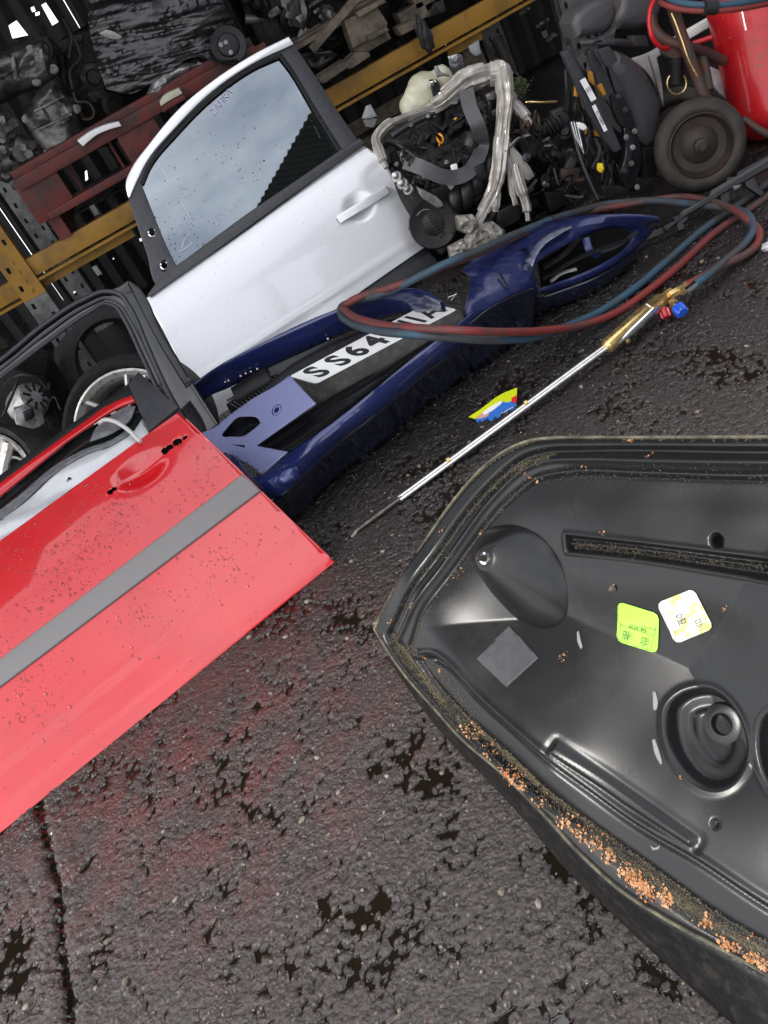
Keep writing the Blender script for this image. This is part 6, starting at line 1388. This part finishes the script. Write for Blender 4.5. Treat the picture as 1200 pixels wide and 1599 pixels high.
# ---- alternator and dark machinery behind it
c = AY(45, 630, 4.1)
t = thing('alternator', 'pale finned alternator on machinery behind the black door frame', 'alternator', Vector((c.x, c.y, 0)))
an = Vector((.82, -.5, .28)).normalized()
mb = MB(); mb.lathe(c, an, [(0, -.07), (.05, -.07), (.075, -.055), (.08, -.04), (.08, .03), (.07, .055), (.05, .065), (0, .065)], 28); mb.build('housing', M['ally'], t, 40)
a = Vector((0, 0, 1)); a = (a - an * a.dot(an)).normalized(); b = an.cross(a)
for k in range(20):
    th = 2 * pi * k / 20; dr = a * cos(th) + b * sin(th); mb = MB(); mb.box(c + dr * .0785 + an * .0, (.045, .007, .006), ex=an, ey=an.cross(dr)); mb.build('fin', M['ally'], t)
for k in range(9):
    th = 2 * pi * k / 9; dr = a * cos(th) + b * sin(th); mb = MB(); mb.box(c + dr * .045 + an * .067, (.004, .010, .035), ex=an, ey=an.cross(dr)); mb.build('vent_slot', M['rubber'], t)
slabY('mounting_ear', [(22, 640), (40, 632), (66, 645), (72, 660), (60, 668), (50, 670), (36, 668), (34, 672), (26, 664)], 4.0, .04, M['ally'], t)
slabY('connector', [(36, 646), (50, 640), (54, 652), (40, 660)], 3.97, .03, M['plastic2'], t)
for pts in ([(8, 600, 4.1), (20, 590, 4.05), (40, 585, 4.0), (60, 590, 4.0), (72, 605, 4.0)], [(5, 650, 4.0), (14, 630, 3.98), (26, 600, 3.98), (30, 590, 4.0)], [(70, 650, 4.0), (85, 620, 4.05), (95, 640, 4.0)]): tubeY('wiring', pts, .006, M['rubber'], t, 6)
slabY('engine_block', [(-40, 600), (20, 575), (70, 590), (100, 640), (110, 690), (60, 720), (-40, 740)], 4.3, .4, M['engdark'], t, bev=.02)
slabY('side_cover', [(58, 612), (78, 602), (90, 640), (96, 665), (80, 672), (66, 640)], 4.1, .06, M['engdark'], t)

# ================================================================== PALLETS AND GOODS ON THE RACK
SH = BZ1   # shelf height
def ZX(x, y, Y): return AY(x, y, Y)
# red steel pallet
x0 = AY(40, 340, 4.84).x; x1 = x0 + 1.22
c0 = AY(30, 290, 4.80)
t = thing('red_steel_pallet', 'rusty red steel pallet under the dusty gearbox at the rack end', 'pallet', Vector((c0.x, 4.8, SH)))
zt = AY(30, 292, 4.8).z; zb_ = AY(60, 345, 4.8).z
def bar(name, a, b, w_, h_, m, par):
    mb = MB(); d = b - a; mb.box((a + b) / 2, (d.length, w_, h_), ex=d, ey=(0, 1, 0), ch=.003); return mb.build(name, m, par)
LT, RT2 = AY(28, 290, 4.8), AY(400, 78, 4.8); LB, RB2 = AY(62, 348, 4.8), AY(400, 152, 4.8)
zT = (LT.z + RT2.z) / 2; zB = (LB.z + RB2.z) / 2
XL = LT.x; XR = RT2.x
bar('top_rail', Vector((XL, 4.8, zT)), Vector((XR, 4.8, zT)), .05, .055, M['oxide'], t)
bar('deck_edge', Vector((XL, 4.84, zT + .042)), Vector((XR, 4.84, zT + .042)), .06, .035, M['oxide'], t)
bar('bottom_rail', Vector((XL + .04, 4.8, zB)), Vector((XR, 4.8, zB)), .04, .035, M['oxide'], t)
for f, w_ in ((.05, .20), (.46, .19), (.96, .16)):
    x = XL + (XR - XL) * f; mb = MB(); mb.box((x + .02, 4.805, (zT + zB) / 2), (w_, .012, zT - zB + .03), ch=.003); mb.build('side_plate', M['oxide'], t)
for k in range(6):
    mb = MB(); mb.box((XL + (XR - XL) * (k + .5) / 6, 5.3, zT + .03), (.09, .95, .012)); mb.build('deck_slat', M['oxide'], t)
for f in (.18, .36, .62, .8): mb = MB(); mb.box((XL + (XR - XL) * f, 4.95, (zT + zB) / 2), (.012, .012, zT - zB)); mb.build('stay', M['oxide'], t)
for x in (XL + .05, XR - .05):
    mb = MB(); mb.box((x, 5.3, (SH + zB) / 2 - .004), (.06, .95, max(.02, zB - SH - .01))); mb.build('skid', M['oxide'], t)
ZD = zT + .06
# dusty aluminium gearbox, two lumps
c = AY(70, 150, 5.0)
t = thing('dusty_gearbox', 'dusty pale cast gearbox standing at the end of the red pallet', 'gearbox', Vector((c.x, 5.05, ZD)))
castY('upper_casing', [(-60, 60), (-10, 85), (40, 62), (74, 56), (80, 75), (88, 100), (86, 120), (70, 130), (50, 136), (20, 145), (0, 156), (-60, 180)], 4.95, M['allyold'], t, .3, seed=2)
castY('bell_housing', [(62, 138), (88, 118), (100, 145), (122, 168), (124, 195), (128, 222), (108, 235), (85, 248), (70, 236), (52, 214), (38, 190), (38, 172), (50, 155)], 4.93, M['allyold'], t, .28, seed=7)
for k in (0, 2): slabY('casting_rib', [(52 + 4 * k, 172 + 14 * k), (100 + 6 * k, 148 + 14 * k), (102 + 6 * k, 153 + 14 * k), (54 + 4 * k, 177 + 14 * k)], 4.87, .03, M['allyold'], t, bev=.004)
for k in (1, 3): slabY('casting_rib', [(-6 + 22 * k, 96 - 6 * k), (0 + 22 * k, 92 - 6 * k), (8 + 22 * k, 128 - 6 * k), (0 + 22 * k, 132 - 6 * k)], 4.88, .03, M['allyold'], t, bev=.004)
for (a, b) in ((60, 92), (84, 108), (48, 78), (58, 128), (28, 120), (120, 170), (42, 186), (76, 238), (110, 228)): boltY(a, b, 4.91, .014, t, M['allyold'], (0, -1, 0))
mb = MB(); mb.lathe(AY(66, 78, 4.93), (0, -1, .1), [(.05, -.02), (.05, .02), (.035, .024), (.03, .012), (0, .012)], 20); mb.build('port', M['engdark'], t)
for (x, y, s) in ((10, 250, 1), (38, 240, 2), (25, 270, 3), (5, 200, 4)): mb = MB(); mb.blob(AY(x, y, 5.0), (.07, .06, .07), .5, 2.2, s, 3); mb.build('gearbox_lug', M['allyold'], t, 30)
# dark engine with pipes between
c = AY(120, 200, 5.15)
t = thing('oily_engine', 'dark oily engine with looping rusty wires beside the pale gearbox', 'engine', Vector((c.x, 5.2, ZD)))
slabY('engine_block', [(95, 60), (135, 40), (240, 90), (260, 160), (200, 215), (135, 240), (100, 190)], 5.3, .5, M['engdark'], t, bev=.03)
for i, q in enumerate([[(116, 60, 4.95), (126, 90, 4.92), (110, 110, 4.92), (114, 140, 4.9)], [(115, 145, 4.9), (120, 158, 4.88), (138, 160, 4.88), (147, 172, 4.88), (144, 184, 4.9), (130, 186, 4.92)], [(100, 30, 5.0), (112, 60, 4.95), (108, 90, 4.95)]]): tubeY('rusty_wire', q, .006, M['rust'], t, 6)
rg = random.Random(21)
for k in range(22):
    x, y = rg.uniform(92, 215), rg.uniform(60, 215); mb = MB(); s = rg.uniform(.02, .06)
    if k % 3: mb.box(AY(x, y, 5.0 + rg.uniform(0, .1)), (s * 1.6, .06, s), ex=(1, 0, rg.uniform(-.5, .5)), ch=.008)
    else: mb.lathe(AY(x, y, 5.0), (rg.uniform(-.4, .4), -1, 0), [(s, -.03), (s, .02), (s * .6, .025), (s * .5, .01), (0, .01)], 16)
    mb.build('engine_fitting', M['engdark'], t, 35)
# white curved strip and cream block on the pallet
t = thing('white_trim_piece', 'curved white trim piece lying on the edge of the red pallet', 'trim', Vector((AY(155, 210, 4.8).x, 4.8, ZD)))
slabY('curved_strip', [(121, 220), (140, 206), (165, 195), (186, 190), (190, 197), (170, 203), (150, 212), (140, 220), (130, 229)], 4.73, .05, M['white'], t, bev=.004)
t = thing('cream_block', 'small cream coloured block on the red pallet beside the silver door', 'block', Vector((AY(270, 152, 4.8).x, 4.8, ZD)))
slabY('block', [(250, 160), (254, 152), (280, 137), (286, 146), (268, 156), (252, 166)], 4.73, .05, M['cream'], t, bev=.004)
slabY('block_base', [(252, 167), (268, 157), (286, 147), (292, 154), (270, 167), (256, 176)], 4.735, .05, M['oxide'], t, bev=.003)
# shrink wrapped engine
c = AY(260, 90, 4.95)
t = thing('film_wrapped_engine', 'engine bundled in glossy black stretch film on the red pallet', 'engine', Vector((c.x, 5.1, ZD)))
WPl = Pl(AY(260, 80, 4.92), (0, -1, .12), (1, 0, 0))
def crink(u, v):
    a = -.28
    x_, y_ = u * cos(a) + v * sin(a), -u * sin(a) + v * cos(a)
    d = .09 * (1 - min(1, math.hypot(u / .55, v / .42)) ** 2)
    r1_ = abs(noise.noise(Vector((x_ * 2.5, y_ * 26, 1)))) + .5 * abs(noise.noise(Vector((x_ * 6, y_ * 55, 4))))
    return d - .03 * r1_ + .02 * noise.noise(Vector((u * 7, v * 7, 2)))
plate('stretch_film', WPl, [(150, -60), (360, -60), (348, 10), (368, 45), (376, 72), (368, 92), (345, 96), (300, 92), (262, 118), (238, 132), (200, 148), (168, 140), (150, 90), (140, 40)], M['film'], t, disp=crink, step=.011, solid=.004, off=.02)
slabY('engine_block', [(160, -60), (350, -60), (360, 80), (300, 95), (200, 140), (160, 110)], 5.05, .5, M['engdark'], t, bev=.02)
mb = MB(); mb.lathe(AY(357, 70, 4.74), (0, -1, .15), [(.078, -.05), (.08, -.01), (.078, 0), (.05, -.004), (.045, .006), (.02, .01), (0, .01)], 30); mb.build('pulley', M['plastic2'], t)
for (a, b) in ((353, 66), (361, 82), (345, 70)): boltY(a, b, 4.725, .007, t, M['ally'], (0, -1, 0))
tubeY('drive_belt', [(300, 84, 4.74), (320, 90, 4.73), (350, 96, 4.72), (372, 94, 4.72)], .006, M['rubber'], t, 6)
castY('exhaust_manifold', [(232, 140), (240, 122), (258, 108), (290, 98), (312, 100), (300, 112), (275, 124), (262, 138), (248, 158), (232, 172), (226, 160)], 4.84, M['ally'], t, .08, bulge=.03, amp=.015, edge=.025, seed=4, step=.008)
slabY('mounting_arm', [(306, 96), (318, 98), (350, 108), (352, 116), (342, 120), (330, 112), (316, 106)], 4.82, .04, M['ally'], t, bev=.01)
slabY('torn_film_tag', [(155, 52), (166, 46), (180, 50), (192, 58), (186, 62), (170, 60)], 4.82, .01, M['wrap'], t, bev=.002)
slabY('torn_film_tag', [(255, 24), (290, 10), (300, 40), (276, 62), (262, 58)], 4.84, .006, M['wrap'], t, bev=.001) if False else None
mb = MB(); mb.tube(spline([AY(383, 30, 5.2), AY(395, 30, 5.2), AY(410, 26, 5.2)], 3), .022, 12); tag(mb.build('plastic_pipe', M['postgrey'], None), 'short grey pipe end poking from the dark behind the wrapped engine', 'pipe')

# wooden pallet at the right with blocks
c = AY(560, 60, 4.85)
t = thing('wooden_pallet', 'weathered wooden pallet broken at the front, sitting on the yellow beam', 'pallet', Vector((c.x, 4.9, SH)))
for nm, pts, Y in [('block', [(537, 32), (588, 8), (606, 36), (604, 46), (552, 76)], 4.80), ('lower_board', [(552, 76), (604, 46), (612, 60), (560, 90)], 4.84),
                   ('board_end', [(500, 118), (538, 94), (543, 106), (508, 130), (502, 126)], 4.76), ('board_end', [(538, 98), (556, 82), (576, 80), (579, 88), (552, 106), (544, 108)], 4.77), ('board_end', [(498, 122), (503, 116), (507, 130), (502, 130)], 4.75),
                   ('board_end', [(620, 44), (646, 30), (653, 42), (628, 56)], 4.78), ('board_end', [(573, 56), (604, 42), (609, 47), (578, 64)], 4.76), ('top_board', [(555, 20), (598, -2), (604, 3), (562, 28)], 4.77)]:
    slabY(nm, pts, Y, .10, M['wood'], t, bev=.004, corner=5)
def brd(a, b, w_, h_, nm='top_board'):
    mb = MB(); d = b - a; mb.box((a + b) / 2, (d.length, w_, h_), ex=d, ey=(0, 1, 0), ch=.003); return mb.build(nm, M['wood'], t)
for k in range(6):
    mb = MB(); mb.box((AY(545, 40, 4.85).x + .3 + .0, 4.9 + .16 * k, AY(560, 20, 4.85).z), (1.3, .1, .02)); mb.build('top_board', M['wood'], t)
for (a, b) in ((620, 30), (640, 0), (700, -25)): slabY('block', [(a, b - 8), (a + 40, b - 30), (a + 52, b - 6), (a + 12, b + 16)], 4.95, .1, M['wood'], t, bev=.004, corner=5)
# wood laths slanting over it
t2 = thing('timber_lath', 'thin grey timber lath leaning across the wooden pallet', 'timber', AY(480, 90, 4.8))
mb = MB(); a, b = AY(487, 78, 4.78), AY(570, -20, 4.78); mb.box((a + b) / 2, ((b - a).length, .02, .035), ex=b - a, ey=(0, 1, 0)); mb.build('lath', M['wood'], t2)
mb = MB(); mb.blob(AY(663, 55, 4.72), (.032, .025, .08), .35, 2, 4, 4); o = mb.build('oily_rag', M['tape'], None, 40); tag(o, 'black oily rag hanging over the yellow beam', 'rag')
# dark engines on the wooden pallet and deeper in
for (cx, cy, Yc, w_, h_, sd_, lab) in ((470, 20, 5.2, .5, .5, 1, 'dark engine part with grey casting edges above the silver door corner'), (700, -40, 5.3, .9, .5, 3, 'black engine lumps above the yellow beam beyond the wooden pallet')):
    c = AY(cx, cy, Yc); t = thing('scrap_engine', lab, 'engine', Vector((c.x, Yc, SH)))
    mb = MB(); mb.box(c + Vector((0, .2, 0)), (w_, .4, h_), ch=.03); mb.build('engine_block', M['engdark'], t)
    rg = random.Random(sd_)
    for k in range(26):
        p = c + Vector((rg.uniform(-w_ / 2, w_ / 2), -.02 - rg.uniform(0, .06), rg.uniform(-h_ / 2, h_ / 2))); s = rg.uniform(.02, .07); mb = MB(); mm = M['allyold'] if rg.random() < .3 else M['engdark']
        q = rg.random()
        if q < .35: mb.box(p, (s * 1.8, .05, s), ex=(1, 0, rg.uniform(-.9, .9)), ch=.008)
        elif q < .6: mb.lathe(p, (rg.uniform(-.4, .4), -1, rg.uniform(-.2, .4)), [(s, -.03), (s, .02), (s * .6, .03), (s * .5, .01), (0, .01)], 16)
        elif q < .8: mb.blob(p, (s, s, s * 1.3), .5, 2.5, k, 3)
        else: mb.tube(spline([p, p + Vector((rg.uniform(-.1, .1), -.03, rg.uniform(-.1, .1))), p + Vector((rg.uniform(-.2, .2), 0, rg.uniform(-.15, .15)))], 4), rg.uniform(.006, .014), 8)
        mb.build('engine_fitting', mm, t, 35)
# crumpled foil and white bits in the gap under the beam
t = thing('foil_scrap', 'crumpled bright foil hanging behind the engine under the yellow beam', 'foil', AY(715, 100, 4.7))
slabY('foil', [(700, 88), (716, 84), (722, 86), (728, 106), (722, 110), (718, 118), (706, 108)], 4.7, .02, M['foil'], t, bev=.003)
slabY('foil_flap', [(732, 72), (748, 62), (752, 84), (744, 88), (736, 82)], 4.9, .02, M['sheetmetal'], t, bev=.003)
t = thing('pointed_bracket', 'pale pointed metal bracket hanging in the dark gap beside the silver door', 'bracket', AY(578, 180, 4.7))
slabY('bracket_face', [(579, 163), (590, 183), (584, 199), (572, 198), (566, 184), (572, 166)], 4.7, .01, M['sheetmetal'], t, bev=.001, corner=5)
mb = MB(); mb.tube([AY(567, 186, 4.692), AY(589, 183, 4.692)], .004, 6); mb.build('bracket_fold', M['chrome'], t)
# bits of stock under and behind: dark crates, tyres
def tyre(cx, cy, Y, R, n, lab, gz_=None):
    c = AY(cx, cy, Y); n = Vector(n).normalized(); mb = MB(); w2 = .1
    mb.lathe(c, n, [(R * .6, w2 * .6), (R * .66, w2), (R * .85, w2 * 1.05), (R * .97, w2 * .8), (R, w2 * .4), (R, -w2 * .4), (R * .97, -w2 * .8), (R * .85, -w2 * 1.05), (R * .66, -w2), (R * .6, -w2 * .6), (R * .6, w2 * .6)], 48)
    return tag(mb.build('worn_tyre', M['tyre'], None, 40), lab, 'tyre')
tyre(185, 560, 4.9, .31, (.1, -1, .25), 'dark tyre in the shadow under the yellow beam beside the slotted post')
c = AY(640, 250, 5.3)
t = thing('scrap_crate', 'dark crate of scrap in the shadow behind the cream bottle', 'crate', Vector((c.x, 5.4, 0)))
for k in range(5): mb = MB(); mb.box((c.x, 5.2, .08 + .1 * k), (1.1, .02, .07)); mb.build('crate_slat', M['wood'], t)
for sx in (-.5, .5): mb = MB(); mb.box((c.x + sx, 5.24, .27), (.06, .05, .54)); mb.build('crate_post', M['wood'], t)
# leafy moss clump behind the engine and moss near the trolley
mb = MB(); rg = random.Random(12)
for (cx, cy, Y, n_, s_) in ((812, 135, 4.5, 260, 7), (905, 20, 4.9, 40, 5)):
    for k in range(n_):
        p = AY(cx + rg.gauss(0, s_), cy + rg.gauss(0, s_), Y + rg.gauss(0, .02)); a = Vector((rg.gauss(0, 1), rg.gauss(0, 1), rg.gauss(0, 1))).normalized() * .008; b = a.orthogonal().normalized() * .004
        mb.add([p - a, p + b, p + a, p - b], [[0, 1, 2, 3]])
tag(mb.build('moss_clump', M['mossgreen'], None, smooth=False), 'green moss tuft behind the engine', 'moss', kind='stuff')
# second rack bay posts and scrap on the far right in the dark
t = thing('hanging_cables', 'tangled black cables and small metal scraps in the dark above the seat', 'cable', AY(830, 60, 4.9)) if False else None
for i, (pts, r, m, lab) in enumerate([([(775, 60, 4.8), (790, 90, 4.75), (800, 120, 4.7)], .03, 'engdark', 'thick dark pipe slanting behind the film rope top'),
                         ([(862, -10, 4.6), (868, 20, 4.5), (880, 60, 4.4), (884, 100, 4.35)], .012, 'plastic2', 'thin black rod standing behind the car seat headrest')]):
    mb = MB(); mb.tube(spline([AY(*q) for q in pts], 4), r, 10); tag(mb.build('scrap_pipe', M[m], None), lab, 'pipe')
for i, (x, y, lab) in enumerate(((820, 18, 'small pale metal scrap hanging above the yellow beam end'), (862, 58, 'dull grey metal scrap in the dark beside the seat headrest'), (848, 36, 'tiny bright metal scrap above the moss tuft'))):
    c = AY(x, y, 5.2); mb = MB(); mb.blob(c, (.035, .02, .02), .4, 2.2, i + 5, 2); tag(mb.build('metal_scrap', M['allyold'], None, 30), lab, 'scrap')
